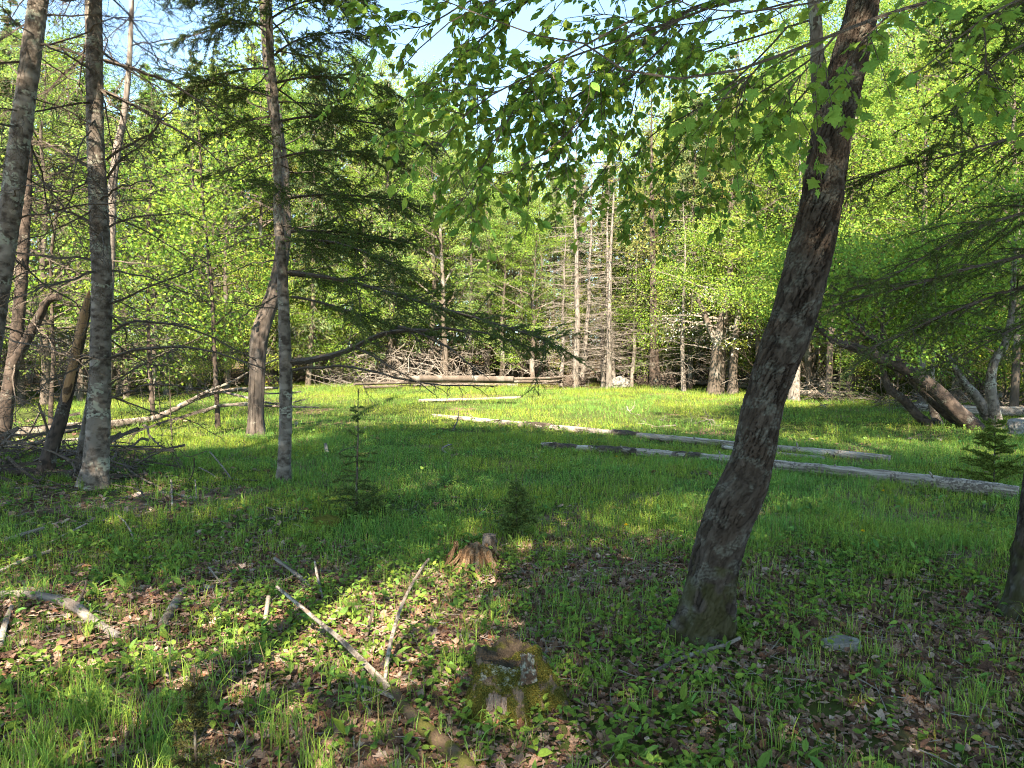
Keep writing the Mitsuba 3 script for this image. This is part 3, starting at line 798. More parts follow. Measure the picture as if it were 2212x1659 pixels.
def scaly_trunk(holder, rows, Y, nu, dens_v, seed, top, flare, sides, step, depth_mm=9.0):
    """A trunk in loose bark plates: each plate stands off the wood, cracks run between them."""
    got = {}

    def disp(c):
        th_ = np.arctan2(c[..., 1], c[..., 0]) % (2 * np.pi)
        s_ = c[..., 2]
        wob = (meshkit.fbm(c * [14, 14, 7], 3, seed) - 0.5)
        wob2 = (meshkit.fbm(c * [40, 40, 16], 3, seed + 9) - 0.5)
        u = th_ / (2 * np.pi) * nu + wob * 2.2 + wob2 * 1.6
        v = s_ * dens_v + wob * 2.0 + wob2 * 1.4
        f1, f2, r = np_voronoi(u, v, nu, seed)
        g1, g2, r2 = np_voronoi(u * 2 + 3, v * 1.7 + 5, 2 * nu, seed + 1)
        crack = np.clip((f2 - f1) / 0.20, 0, 1)
        crack = 1 - (1 - crack) * np.clip((meshkit.fbm(c * [9, 9, 5], 3, seed + 10) - .36) * 5, 0.45, 1) * np.clip(0.6 + s_ * 0.4, 0, 1)
        small = np.clip((g2 - g1) / 0.3, 0, 1)
        got.update(r=r, r2=r2, crack=crack, small=small, c=c)
        big = meshkit.fbm(c * [4, 4, 2.2], 3, seed + 2) - 0.5
        return ((crack - 0.6) * depth_mm + (r - 0.5) * 6.0 + (small - .5) * 2.5 + (r2 - .5) * 2.5 + 1.5 * (meshkit.noise(c * [90, 90, 60], seed + 3) - .5)) * 0.001 + big * 0.030
    pts, rad = tpath(rows, Y)
    foot = pts[0].copy(); foot[2] = float(ground_h(foot[0], foot[1])) - 0.10
    foot[:2] -= (pts[1, :2] - pts[0, :2]) * 0.3
    pts[0, 2] = max(pts[0, 2], foot[2] + 0.08)
    pts, rad = np.vstack([foot, pts]), np.r_[rad[0] * 1.05, rad]
    v, f, uv = sweep(pts, rad, sides, step, disp, flare, seed=seed, flare_len=0.19, cap=False)
    c = got['c'].reshape(-1, 3)
    r, r2, crack = (got[k_].reshape(-1) for k_ in ('r', 'r2', 'crack'))
    fine = meshkit.fbm(c * [70, 70, 40], 3, seed + 4)
    col = mixn3((0.020, 0.016, 0.013), (0.074, 0.061, 0.050), np.clip(0.80 * r + 0.35 * r2 + 0.5 * (fine - .5) - .05, 0, 1))
    col = mixn3(col, (0.016, 0.013, 0.011), (1 - crack) * 0.95)
    brown = np.clip((meshkit.fbm(c * [5, 5, 3], 3, seed + 5) - .5) * 5, 0, 1)
    col = mixn3(col, (0.068, 0.050, 0.037), brown * 0.45 * crack)
    lic = np.clip((meshkit.fbm(c * [20, 20, 14], 4, seed + 6) - .50) * 9, 0, 1) * np.clip((meshkit.noise(c * [150, 150, 110], seed + 7) - .35) * 4, 0, 1) * (0.3 + .7 * crack)
    col = mixn3(col, (0.215, 0.225, 0.19), lic * 0.32)
    low = np.clip((meshkit.fbm(c * [16, 16, 9], 4, seed + 8) - .50 + 0.10 * (c[:, 2] < 0.45)) * 9, 0, 1) * (c[:, 2] < 0.55)
    col = mixn3(col, (0.050, 0.052, 0.016), low * 0.5)
    add(part(holder, 'trunk'), (v, f, col), 'matte', smooth=True)
    up = pts[-1:]
    ur = [rad[-1]]
    for x_, z_, r_ in top:
        up = np.vstack([up, up[-1] + [x_, 0.15, z_]]); ur.append(r_)
    up[0] -= (pts[-1] - pts[-2]) * 0.1
    vv, ff, uu = sweep(up, np.array(ur), 24, 0.06, rough(0.008, 16, 8, seed))
    add(part(holder, 'upper_trunk'), (vv, ff), 'bark_dark', smooth=True, uv=uu)
    return np.vstack([pts, up[1:]]), None


def mixn3(a, b, t):
    return np.asarray(a) * (1 - t[:, None]) + np.asarray(b) * t[:, None]


t = thing('leaning_maple', 'big leaning maple with dark scaly lichen spotted bark in front of the meadow', 'tree')
TG = t
ptsG, _ = scaly_trunk(t, [(1512, 1398, 118), (1518, 1375, 113), (1526, 1339, 110), (1541, 1239, 101), (1579, 1106, 97), (1604, 1053, 93), (1626, 986, 87), (1646, 886, 83), (1665, 820, 83), (1690, 750, 86), (1714, 686, 86), (1732, 620, 84), (1750, 553, 82), (1780, 400, 78), (1800, 267, 75), (1832, 140, 68), (1858, 33, 61), (1872, -40, 58), (1888, -130, 55)], 3.95, 28, 11.0, 51,
                      [(0.25, 1.0, .062), (0.2, 1.5, .05), (-0.1, 2.0, .03), (0.1, 1.5, .01)], 0.42, 140, 0.008, 18.0)
crown_on(t, ptsG, 4.4, 9.2, 16, 2.3, rngl, MAPLE_LEAF, 0.10, 5, 22, 0.36, 22, MAPLE)
# --- right edge maple
t = thing('maple_tree', 'dark maple trunk cut by the right edge with big lobed leaves hanging over the view', 'tree')
TK = t
ptsK, _ = scaly_trunk(t, [(2216, 1346, 98), (2226, 1300, 88), (2238, 1200, 82), (2248, 1106, 76), (2266, 950, 72), (2292, 700, 68), (2330, 400, 64), (2370, 100, 60), (2395, -100, 56)], 4.28, 22, 11.0, 57, [(0.2, 1.5, .075), (0.1, 3.0, .06), (0.0, 4.0, .035), (0.0, 2.6, .01)], 0.20, 72, 0.016, 9.0)
# ------------------------------------------------------------------ overhanging leaves
def mat(pos, fwd, up, s):
    f = nrm(fwd); sd = nrm(np.cross(up, f)); n = np.cross(f, sd)
    m = np.eye(4)
    m[:3, 0], m[:3, 1], m[:3, 2], m[:3, 3] = f * s, sd * s, n * s, pos
    return T(m)


def leaf_kinds(tpl, tone, n, rng, width=1.0, val=0.2):
    out = []
    for i in range(n):
        v, f, c = leaves(tpl, np.zeros((1, 3)), np.array([[1.0, 0, 0]]), np.array([[0, 0, 1.0]]), 1.0, width * rng.uniform(0.85, 1.15), tints(tone, 1, rng, val, 0.1))
        v = v + np.c_[np.zeros(len(v)), np.zeros(len(v)), rng.normal(0, 0.03) * np.sin(v[:, 0] * 3)]
        out.append(mikit.ply((v, f), 'leaf', color=c))
    return out


def hang_leaves(holder, polys, per, size, kinds, tpl, tone, rng, parts_most=300, width=1.0, droop=0.55, upn=0.35, tmin=0.15):
    """Leaves along twigs: the largest in the view as parts, the rest as one part."""
    K, M, _ = polys.shape
    t = rng.uniform(tmin, 1.0, (K, per))
    t[:, 0] = 1.0
    x = np.clip(t * (M - 1), 0, M - 1.001); i = x.astype(int); fr = (x - i)[..., None]
    rows = np.arange(K)[:, None]
    p0, p1 = polys[rows, i], polys[rows, i + 1]
    pos, tan = (p0 * (1 - fr) + p1 * fr).reshape(-1, 3), nrm(p1 - p0).reshape(-1, 3)
    n = len(pos)
    side = nrm(np.cross(tan, [0, 0, 1.0])) * np.where(rng.random((n, 1)) < 0.5, -1, 1)
    side[::per] *= 0.15
    fwd = nrm(tan * 0.7 + side * 0.9 + rng.normal(0, 0.25, (n, 3)) + [0, 0, -droop])
    up = nrm(rng.normal(0, upn, (n, 3)) + [0, 0, 1] + fwd * 0.2)
    sz = size * rng.uniform(0.55, 1.2, n)
    pos = pos + fwd * 0.012
    rel = pos - CAM
    dep = rel @ FWD
    u, v = rel[:, 0] / np.maximum(dep, .1), (rel @ UPV) / np.maximum(dep, .1)
    inside = (np.abs(u) < 0.72) & (np.abs(v) < 0.55) & (dep > 0.3)
    order = np.argsort(-np.where(inside, sz / np.maximum(dep, .1), -1))
    for j in order[:parts_most]:
        scene[part(holder, 'leaf')] = {**kinds[rng.integers(len(kinds))], 'to_world': mat(pos[j], fwd[j], up[j], sz[j])}
    rest = order[parts_most:]
    if len(rest):
        k = part(holder, 'foliage')
        add(k, leaves(tpl, pos[rest], fwd[rest], up[rest], sz[rest], width, tints(tone, len(rest), rng)), 'leaf')
        labels[k] = {'kind': 'stuff'}


rng = np.random.default_rng(41)
BEECH = GREEN_LEAF
# --- slender tree behind the leaning maple, its boughs spread to the left over the meadow
t = thing('slender_tree', 'slender smooth stem behind the leaning maple with long leafy twigs spread across the sky', 'tree')
ptsJ, _ = trunk_part(t, [(1545, 1255, 44), (1580, 1100, 40), (1640, 900, 36), (1700, 700, 34), (1748, 500, 32), (1776, 330, 30), (1772, 240, 28), (1766, 166, 27), (1764, 83, 26), (1758, 0, 26), (1752, -60, 25)], 5.0, 'bark_spruce', 30, 0.04, rough(0.003, 14, 22, 61), 0.25, [(-0.1, 1.5, .03), (-0.1, 1.5, .02), (0, 1.2, .006)], 3)
JL = [[(1762, -60, 5.0), (1620, -20, 4.9), (1474, 27, 4.8), (1400, 87, 4.7), (1334, 133, 4.6), (1270, 160, 4.5), (1204, 183, 4.4), (1120, 205, 4.3)],
      [(1760, -20, 5.0), (1600, 0, 4.8), (1474, 40, 4.6), (1370, 103, 4.5), (1287, 200, 4.4), (1237, 277, 4.3), (1187, 323, 4.2), (1104, 370, 4.1), (1020, 385, 4.0)],
      [(1474, 40, 4.6), (1330, 90, 4.5), (1180, 150, 4.3), (1120, 217, 4.2), (1087, 283, 4.1), (1057, 333, 4.1), (1022, 410, 4.0), (1010, 470, 4.0)],
      [(1764, 40, 5.0), (1600, 90, 5.1), (1470, 130, 5.2), (1370, 200, 5.2), (1364, 250, 5.2), (1330, 333, 5.1), (1297, 377, 5.1), (1230, 450, 5.0)],
      [(1758, -90, 5.0), (1474, -70, 4.7), (1200, -40, 4.3), (1000, 30, 4.1), (900, 110, 4.0), (850, 170, 3.9)],
      [(1474, -10, 4.7), (1334, 60, 4.3), (1150, 160, 4.0), (1040, 220, 3.8), (975, 280, 3.7), (940, 330, 3.6)],
      [(1764, 80, 5.0), (1690, 130, 5.4), (1620, 200, 5.6), (1580, 280, 5.7), (1560, 350, 5.8), (1520, 420, 5.8)],
      [(1764, 120, 5.0), (1660, 190, 5.3), (1560, 250, 5.5), (1470, 330, 5.6), (1430, 400, 5.7), (1400, 470, 5.8)],
      [(1600, 0, 4.9), (1480, 30, 5.2), (1420, 90, 5.4), (1360, 150, 5.5), (1290, 210, 5.6)],
      [(1760, -10, 5.0), (1560, 40, 5.3), (1420, 60, 5.5), (1300, 30, 5.7), (1220, 40, 5.8)],
      [(1474, 60, 4.9), (1360, 170, 4.8), (1260, 260, 4.7), (1180, 380, 4.6), (1130, 450, 4.6)],
      [(1334, 133, 4.7), (1200, 230, 4.7), (1080, 250, 4.6), (1000, 280, 4.5)],
      [(1700, 60, 5.2), (1580, 180, 5.4), (1500, 240, 5.5), (1410, 290, 5.6), (1340, 420, 5.6)],
      [(1200, -40, 4.4), (1080, 50, 4.3), (970, 150, 4.2), (900, 240, 4.1)], [(1200, -60, 4.6), (1020, 0, 4.5), (900, 60, 4.4), (810, 60, 4.3)],
      [(1764, 150, 5.0), (1720, 220, 5.6), (1660, 300, 5.9), (1630, 370, 6.0), (1600, 430, 6.0)]]
tw = []
for i, rows in enumerate(JL):
    ax = curve([at(*a) for a in rows], 14)
    l1, _ = lateral(ax[None], 18, 0.62, 46, 0.22, rng, 0.22, 0.98, 5, taper=0.3, spread=0.7)
    l2, _ = lateral(l1, 2, plen(l1) * 0.5, 40, 0.2, rng, 0.3, 0.9, 4)
    k = part(t, 'branch')
    add(k, cat(segs(ax[None], np.array([.013 if i < 2 else .009]), np.array([.003])), segs(l1, np.full(len(l1), .0035), np.full(len(l1), .0015)), segs(l2, np.full(len(l2), .002), np.full(len(l2), .001))), 'bark_twig')
    tw.append(l1[:, :4]); tw.append(l2)
hang_leaves(t, np.vstack(tw), 7, 0.067, leaf_kinds(LEAF8, BEECH, 10, rng, 1.2), LEAF8, BEECH, rng, width=1.2, droop=0.45, upn=0.75)
# its upper crown, above the view
for i in range(24):
    z0 = rng.uniform(4.4, 8.0)
    p0 = np.array([np.interp(z0, ptsJ[:, 2], ptsJ[:, 0]), np.interp(z0, ptsJ[:, 2], ptsJ[:, 1]), z0])
    a_ = math.radians(rng.uniform(165, 265)) if i % 3 else math.radians(rng.uniform(-60, 100))
    L_ = rng.uniform(3.0, 5.2) * (1.1 - 0.09 * (z0 - 4.4)) * (1.0 if i % 3 else 0.6)
    s_ = np.linspace(0, 1, 12)[:, None]
    ax = p0 + s_ * L_ * np.array([math.cos(a_), math.sin(a_), 0.16]) + rng.normal(0, .05, (12, 3)) * s_ - s_ ** 2 * np.array([0, 0, 0.10 * L_])
    l1, _ = lateral(ax[None], 14, 0.30, 46, 0.10, rng, 0.2, 0.98, 5, taper=0.3, spread=0.5)
    k = part(t, 'branch')
    add(k, cat(segs(ax[None], np.array([.014]), np.array([.003])), segs(l1, np.full(len(l1), .0035), np.full(len(l1), .0015))), 'bark_twig')
    spray(t, np.vstack([l1[:, 2], l1[:, 4]]), 18, 0.18, 0.095, BEECH, rng, LEAF2, name='foliage')
# --- the maple's long limb across the top, with lobed leaves
KL = [([(2395, -110, 4.28), (2230, -60, 3.8), (2040, -5, 3.4), (1935, 25, 3.2), (1808, 73, 3.0), (1708, 112, 3.0), (1642, 140, 3.0), (1558, 157, 3.0), (1475, 170, 3.05), (1400, 163, 3.1), (1334, 147, 3.15), (1297, 117, 3.2), (1270, 98, 3.2), (1187, 85, 3.3), (1107, 63, 3.3), (1027, 27, 3.3), (943, -5, 3.3)], .0145),
      ([(2395, -60, 4.28), (2250, -20, 3.7), (2140, 30, 3.4), (2060, 90, 3.2), (1990, 150, 3.1), (1930, 180, 3.1)], .010), ([(2370, 60, 4.28), (2260, 80, 3.8), (2170, 120, 3.5), (2100, 190, 3.4), (2060, 250, 3.3)], .010),
      ([(1808, 73, 3.0), (1760, 130, 3.0), (1710, 190, 3.05), (1690, 235, 3.05)], .006), ([(1930, 26, 3.2), (1880, 70, 3.15), (1840, 120, 3.1), (1815, 190, 3.1)], .006), ([(1642, 140, 3.0), (1600, 190, 3.1), (1570, 225, 3.15)], .005),
      ([(2230, -60, 3.8), (2000, -50, 3.3), (1760, 5, 3.1), (1600, 25, 3.0), (1520, 20, 3.0), (1440, -10, 3.0)], .009), ([(2120, 40, 3.4), (2130, 120, 3.4), (2110, 200, 3.4)], .005)]
rng = np.random.default_rng(43)
tw = []
for rows, r0 in KL:
    ax = curve([at(*a) for a in rows], 20)
    l1, _ = lateral(ax[None], 12, 0.34, 48, 0.3, rng, 0.18, 0.62 if r0 > .014 else 0.98, 4, taper=0.3)
    k = part(TK, 'branch')
    m = cat(segs(ax[None], np.array([r0]), np.array([.0028])), segs(l1, np.full(len(l1), .003), np.full(len(l1), .0012)))
    add(k, m, 'bark_twig')
    tw.append(l1)
    if r0 < .014:
        tw.append(ax[None][:, [10, 13, 16, 19]])
MLEAF = MAPLE_LEAF
hang_leaves(TK, np.vstack(tw), 5, 0.056, leaf_kinds(MAPLE, MLEAF, 10, rng), MAPLE, MLEAF, rng, droop=0.8, upn=0.5, tmin=0.4)
rngl = np.random.default_rng(78)
crown_on(TK, ptsK, 9.0, 14.8, 22, 2.8, rngl, MAPLE_LEAF, 0.13, 6, 40, 0.36, 20, LEAF2)
# --- spruce outside the right edge whose boughs reach in
rng = np.random.default_rng(45)
t = thing('spruce_tree', 'spruce past the right edge whose dark drooping boughs reach in', 'tree')
ptsH, _ = trunk_part(t, [(2620, 1250, 70), (2620, 900, 62), (2625, 500, 55), (2630, 100, 48)], 5.1, 'bark_spruce', 24, 0.06, rough(0.006, 22, 16, 62), 0.3, [(0, 4, .08), (0, 5, .05), (0, 5, .01)], 2)
for rows, r0, nn in [([(2620, 520, 5.1), (2400, 555, 4.8), (2212, 618, 4.6), (2108, 653, 4.5), (2008, 693, 4.5), (1908, 740, 4.5), (1850, 765, 4.5)], .020, 40),
                     ([(2620, 480, 5.1), (2400, 515, 4.7), (2212, 553, 4.5), (2108, 575, 4.4), (2030, 600, 4.4), (1930, 625, 4.4), (1800, 660, 4.4)], .020, 40),
                     ([(2620, 210, 5.1), (2400, 235, 4.6), (2212, 290, 4.3), (2108, 320, 4.2), (2058, 335, 4.2), (1975, 350, 4.2), (1908, 370, 4.2), (1825, 392, 4.2)], .016, 34),
                     ([(2620, 400, 5.1), (2400, 420, 4.7), (2212, 460, 4.4), (2108, 492, 4.3), (2008, 547, 4.3), (1920, 600, 4.3), (1830, 625, 4.3)], .016, 36),
                     ([(2620, 650, 5.1), (2400, 660, 5.0), (2212, 698, 4.9), (2141, 736, 4.8), (2075, 770, 4.8), (1990, 800, 4.8)], .014, 30),
                     ([(2620, 40, 5.1), (2400, 40, 4.6), (2250, 80, 4.3), (2150, 130, 4.1), (2080, 200, 4.0), (2040, 260, 4.0)], .014, 34),
                     ([(2620, -60, 5.1), (2400, -60, 4.6), (2250, -20, 4.3), (2170, 40, 4.1), (2120, 110, 4.0)], .014, 34)]:
    k = part(t, 'branch')
    w, n = live_bough(curve([at(*a) for a in rows], 12), r0, rng, int(nn * 1.0), .26, 5, droop=0.22, spacing=0.0030, nlen=0.022, wid=0.0052, t0=0.12)
    add(k, w, 'bark_twig'); add(f'{k}__needles', n, 'needle')
clothe(t, ptsH, 16, 4.2, 9.0, SHADY, 0.5, 0.9, rng, (2, 10))
clothe(t, ptsH, 60, 9.0, 17.2, SHADY, 0.8, 1.2, rng, (2, 10), prof=lambda u: 1.0 - 0.6 * u)

# ------------------------------------------------------------------ leaning trees at the right of the clearing
rng = np.random.default_rng(47)
for rows, Y0, tp, lab, rr, gr in [
        ([(2106, 935, 36), (2066, 888, 33), (2020, 842, 31), (1962, 800, 28), (1905, 775, 25), (1850, 752, 21), (1800, 735, 14)], 14.2, [(-0.5, 0.7, .05)], 'thickest of the leaning trunks at the right, low over the grass', 1.6, 1),
        ([(2082, 930, 25), (2040, 888, 23), (1990, 838, 21), (1950, 790, 19), (1900, 745, 17), (1850, 700, 13)], 14.6, [(-0.4, 0.8, .04)], 'thinner leaning trunk close behind the thickest leaning one', 1.6, 1),
        ([(2008, 925, 19), (1985, 900, 19), (1950, 862, 19), (1920, 838, 16), (1908, 800, 13), (1905, 740, 10)], 14.7, [(0.1, 0.8, .03)], 'slim grey leaning trunk nearest the middle that turns upright at its top', 1.4, 1),
        ([(2026, 924, 20), (2018, 895, 17), (2012, 860, 15), (2012, 790, 12), (2030, 700, 9)], 15.0, [(0.1, 0.8, .03)], 'short upright grey trunk standing between the leaning trunks', 1.3, 0),
        ([(2142, 922, 24), (2128, 890, 22), (2108, 855, 20), (2085, 830, 17), (2060, 790, 14), (2030, 740, 10)], 15.2, [(-0.3, 0.8, .03)], 'crooked trunk leaning left beside the pale boulder', 1.4, 0),
        ([(2152, 930, 30), (2148, 890, 24), (2140, 830, 21), (2145, 790, 18), (2170, 745, 16), (2185, 680, 13), (2190, 600, 9)], 14.4, [(0.1, 0.8, .03)], 'upright forked trunk right beside the pale boulder', 1.6, 0)]:
    t = thing('leaning_tree' if gr else 'crooked_tree', lab, 'tree')
    p, _ = trunk_part(t, rows, Y0, 'bark_spruce' if not gr else 'bark_dark', 26, 0.05, rough(0.008, 16, 8, 63), 0.25, tp, 5)
    crown_on(t, p, 1.5, p[-1, 2] + 0.8, 20, rr, rng, GREEN_LEAF, 0.075, 5, 40, 0.26, 24)
    clothe(t, p, 6, 1.5, p[-1, 2], DEAD, 0.5, 0.8, rng, (-10, 25))
# a wider leafy tree behind them
for rows, Y0, H, lab in [([(1990, 880, 18), (1992, 800, 15), (1995, 600, 12), (2000, 350, 8)], 18.5, 7, 'bright leafy tree rising behind the leaning trunks'), ([(2190, 890, 18), (2195, 780, 15), (2200, 550, 12), (2190, 250, 8)], 17.5, 8, 'bright leafy tree rising behind the boulder at the right edge'),
                         ([(1790, 862, 16), (1792, 780, 13), (1800, 600, 11), (1805, 330, 8)], 22, 8, 'bright leafy tree just right of the leaning maple across the meadow')]:
    t = thing('broadleaf_tree', lab, 'tree')
    p, _ = trunk_part(t, rows, Y0, 'bark_far', 12, 0.1, None, 0.2, [(0, 1.5, .01)], 1)
    crown_on(t, p, 1.9, p[-1, 2], 30, 2.4, rng, GREEN_LEAF, 0.08, 6, 52, 0.36, 25)

# ------------------------------------------------------------------ trees one can pick out across the meadow
def dead_kind(key, seed, H, R):
    rng = np.random.default_rng(seed)
    tl = trunk_line(rng, H, 0.15)
    v = sweep(tl, np.linspace(H * 0.0095, 0.01, len(tl)), 10, 0.3, flare=0.3, seed=seed)
    br, L = limb_paths(rng, tl, int(H * 9), 0.8, H * 0.97, R, 2, -0.10, lambda u: np.clip(1.05 - u, 0.15, 1) ** 0.6)
    lat, _ = lateral(br, 7, L * 0.5, 52, 0.10, rng, 0.2, 1.0, 4, taper=0.5, wiggle=0.12)
    l2, _ = lateral(lat, 3, plen(lat) * 0.5, 48, 0.1, rng, 0.2, 1.0, 3)
    scene[key] = {'type': 'shapegroup', 'trunk': mikit.ply((v[0], v[1]), 'bark_pale', smooth=True, uv=v[2]),
                  'branches': mikit.ply(cat(segs(br, np.maximum(.010, L * .011), np.full(len(br), .005)), segs(lat, np.full(len(lat), .0065), np.full(len(lat), .003)), segs(l2, np.full(len(l2), .004), np.full(len(l2), .002))), 'bark_pale')}


dead_kind('proto_dead_0', 300, 11.5, 1.45)
dead_kind('proto_dead_1', 301, 11.5, 1.2)
for px, py, H, sc, lab, pr in [(1243, 838, 10.5, 1.25, 'tallest pale dead tree with bare white boughs in the middle of the far edge', 0), (1257, 836, 9.6, 1.0, 'pale dead tree standing close to the right of the tallest dead one', 1), (1300, 840, 4.0, 0.75, 'short thin dead stem right of the twin dead trees', 1),
                               (1313, 838, 9.2, 1.1, 'dead tree with dense white twigs right of the short dead stem', 0), (1327, 836, 8.4, 0.95, 'thin dead tree at the right end of the dead group', 1), (1213, 828, 6.5, 0.9, 'thin dead tree left of the twin dead trees', 1),
                               (1478, 846, 7.5, 0.9, 'thin dead tree between the dark trunk and the blossoming tree', 0), (1365, 834, 6.0, 0.8, 'thin dead tree above the grey root lump', 1)]:
    g = gp(px, py)
    k = thing('dead_tree', lab, 'tree', 'dead trees across the meadow')
    plant(k, f'proto_dead_{pr}', g[0], g[1], sc, px * 7.0, H / 11.5)

rng = np.random.default_rng(49)
for rows, py0, lab, cr in [([(1415, 840, 26), (1414, 800, 22), (1412, 700, 17), (1410, 560, 13), (1408, 420, 9)], 840, 'stout dark conifer trunk left of the blossoming tree', None),
                           ([(1449, 815, 16), (1450, 790, 15), (1452, 700, 12), (1455, 560, 9)], 815, 'pale straight trunk right behind the stout dark one', None),
                           ([(1716, 862, 24), (1718, 820, 20), (1722, 700, 17), (1730, 540, 12)], 862, 'pale grey trunk just behind the leaning maple', (1.9, GREEN_LEAF))]:
    Y0 = 1.6 * FPX / (py0 - HOR)
    t = thing('old_tree', lab, 'tree')
    p, _ = trunk_part(t, rows, Y0, 'bark_dark' if 'dark conifer' in lab else 'bark_pale', 16, 0.12, rough(0.015, 8, 3, 64), 0.4, [(0, 2, .04), (0, 2, .01)], 4, 0.25)
    clothe(t, p, 14, 1.5, p[-1, 2], DEAD, 0.8, 1.3, rng, (5, 14))
    crown_on(t, p, 3.0, p[-1, 2], 16, 1.9, rng, TAMARACK if cr is None else cr[1], 0.12, 5, 26, 0.36, 5)
# white-flowering apple tree with its stout forked grey stems
t = thing('blossom_tree', 'low spreading apple tree with white blossom and stout pale grey stems across the meadow', 'tree')
Yb = 25.3
pts_all = []
for rows in ([(1543, 853, 34), (1545, 825, 29), (1548, 780, 27), (1556, 720, 22), (1570, 640, 15), (1580, 560, 9)], [(1556, 850, 16), (1560, 800, 14), (1530, 700, 12), (1500, 630, 8)]):
    p, _ = trunk_part(t, rows, Yb, 'bark_far', 20, 0.08, rough(0.02, 7, 1.5, 65), 0.15, None, 4, 0.2)
    pts_all.append(p)
crown_on(t, pts_all[0], 2.0, 5.6, 42, 3.1, rng, GREEN_LEAF, 0.075, 6, 74, 0.34, 12, wood='bark_pale')
crown_on(t, pts_all[0], 1.7, 3.4, 14, 2.4, rng, (0.62, 0.62, 0.52), 0.075, 4, 16, 0.30, 6, wood='bark_pale')
t = thing('old_tree', 'second pale stem standing right beside the blossoming tree', 'tree')
p, _ = trunk_part(t, [(1583, 851, 24), (1584, 815, 18), (1588, 740, 16), (1600, 640, 11), (1610, 520, 7)], 25.1, 'bark_far', 16, 0.1, rough(0.02, 8, 2, 66), 0.4, None, 4, 0.25)
crown_on(t, p, 2.2, p[-1, 2], 20, 2.3, rng, GREEN_LEAF, 0.075, 5, 50, 0.34, 14, wood='bark_pale')
# ------------------------------------------------------------------ wood lying about
LOG_LINES, LONG = [], []


def lie(name, rows, r, label, catg, bsdf='bark_dead', grp=None, sides=18, step=0.03, amp=0.006, flat=False, twigs=0, rng=None, lift=None, flare=0.0):
    """A log or stick along ground pixels; lift gives the height of its axis above the ground at each point."""
    r = np.broadcast_to(np.asarray(r, float), (len(rows),))
    up = r * (0.85 if name == 'log' else 0.55) if lift is None else np.broadcast_to(np.asarray(lift, float), r.shape)
    pts = np.array([gp(a, b, u_) for (a, b), u_ in zip(rows, up)])
    k = thing(name, label, catg, grp)
    s_ = np.r_[0, np.cumsum(np.linalg.norm(np.diff(pts, axis=0), axis=1))]
    n = max(6, int(s_[-1] / 0.12))
    ax, rr = PchipInterpolator(s_, pts)(np.linspace(0, s_[-1], n)), PchipInterpolator(s_, r)(np.linspace(0, s_[-1], n))
    if r.max() > .03:
        ax = ax + np.c_[np.zeros((n, 2)), (meshkit.fbm(np.c_[s_[-1] * np.linspace(0, 1, n) * 0.7, np.zeros((n, 2))], 3, len(scene)) - .5) * r.max() * 0.35]
    v, f, uv = sweep(ax, rr, sides, step, rough(amp, 20 if r.max() > .03 else 60, 6, len(scene)), seed=1)
    if flat:      # hewn faces: the upper side is cut level
        zc = np.interp(v[:, 0], ax[:, 0], ax[:, 2]) if ax[-1, 0] > ax[0, 0] else ax[:, 2].mean()
        v[:, 2] = np.minimum(v[:, 2], zc + r.max() * 0.72)
    if name == 'log' and r.max() > .05:
        LOG_LINES.append(ax)
        LONG.append((k, ax, rr))
    if twigs:
        add(f'{k}__stem', (v, f), bsdf, smooth=35, **{}) if False else add(f'{k}__stem', (v, f), bsdf, smooth=True, uv=uv)
        add(f'{k}__twigs', bare_bough(ax, rr[0] * 0.5, rng, twigs, 0.35, 3, -0.1, n3=1), 'bark_twig')
        labels[f'{k}__twigs'] = {'kind': 'stuff'}
    else:
        add(k, (v, f), bsdf, smooth=True, uv=uv)
    return k


rng = np.random.default_rng(51)
lie('log', [(1172, 962), (1300, 974), (1450, 985), (1600, 998), (1760, 1014), (1900, 1030), (2050, 1047), (2200, 1066)], [.055, .066, .068, .068, .07, .073, .077, .078], 'long silver log with torn dark bark lying nearest across the meadow', 'log', 'bark_log', amp=0.020, sides=28, step=0.02)
lie('log', [(935, 898), (1020, 907), (1120, 916), (1250, 928), (1400, 943), (1600, 962), (1780, 977), (1922, 992)], [.04, .055, .066, .066, .066, .068, .07, .07], 'long bleached log lying behind the nearest silver log', 'log', 'bark_log', amp=0.020, sides=28, step=0.02, flat=True)
lie('log', [(1560, 965), (1660, 978), (1780, 990)], .03, 'thin split pole in the grass between the two long logs', 'log', 'bark_log')
lie('log', [(905, 866), (980, 864), (1060, 862), (1125, 859)], .05, 'thin pale pole lying alone in the far sunlit grass', 'log', 'bark_log')
lie('log', [(18, 938), (90, 930), (180, 922), (260, 916), (330, 908)], [.10, .10, .095, .09, .085], 'thick grey fallen trunk lying in the grass behind the left spruces', 'log', 'bark_spruce', sides=26, amp=0.012)
lie('log', [(15, 968), (60, 962), (110, 958), (170, 952)], [.06, .06, .055, .05], 'short grey log lying in front of the thick grey fallen trunk', 'log', 'bark_dead')
lie('log', [(-30, 1022), (40, 1022), (110, 1026), (165, 1030)], [.075, .07, .07, .06], 'dark log lying at the foot of the broken snag', 'log', 'bark_dark')
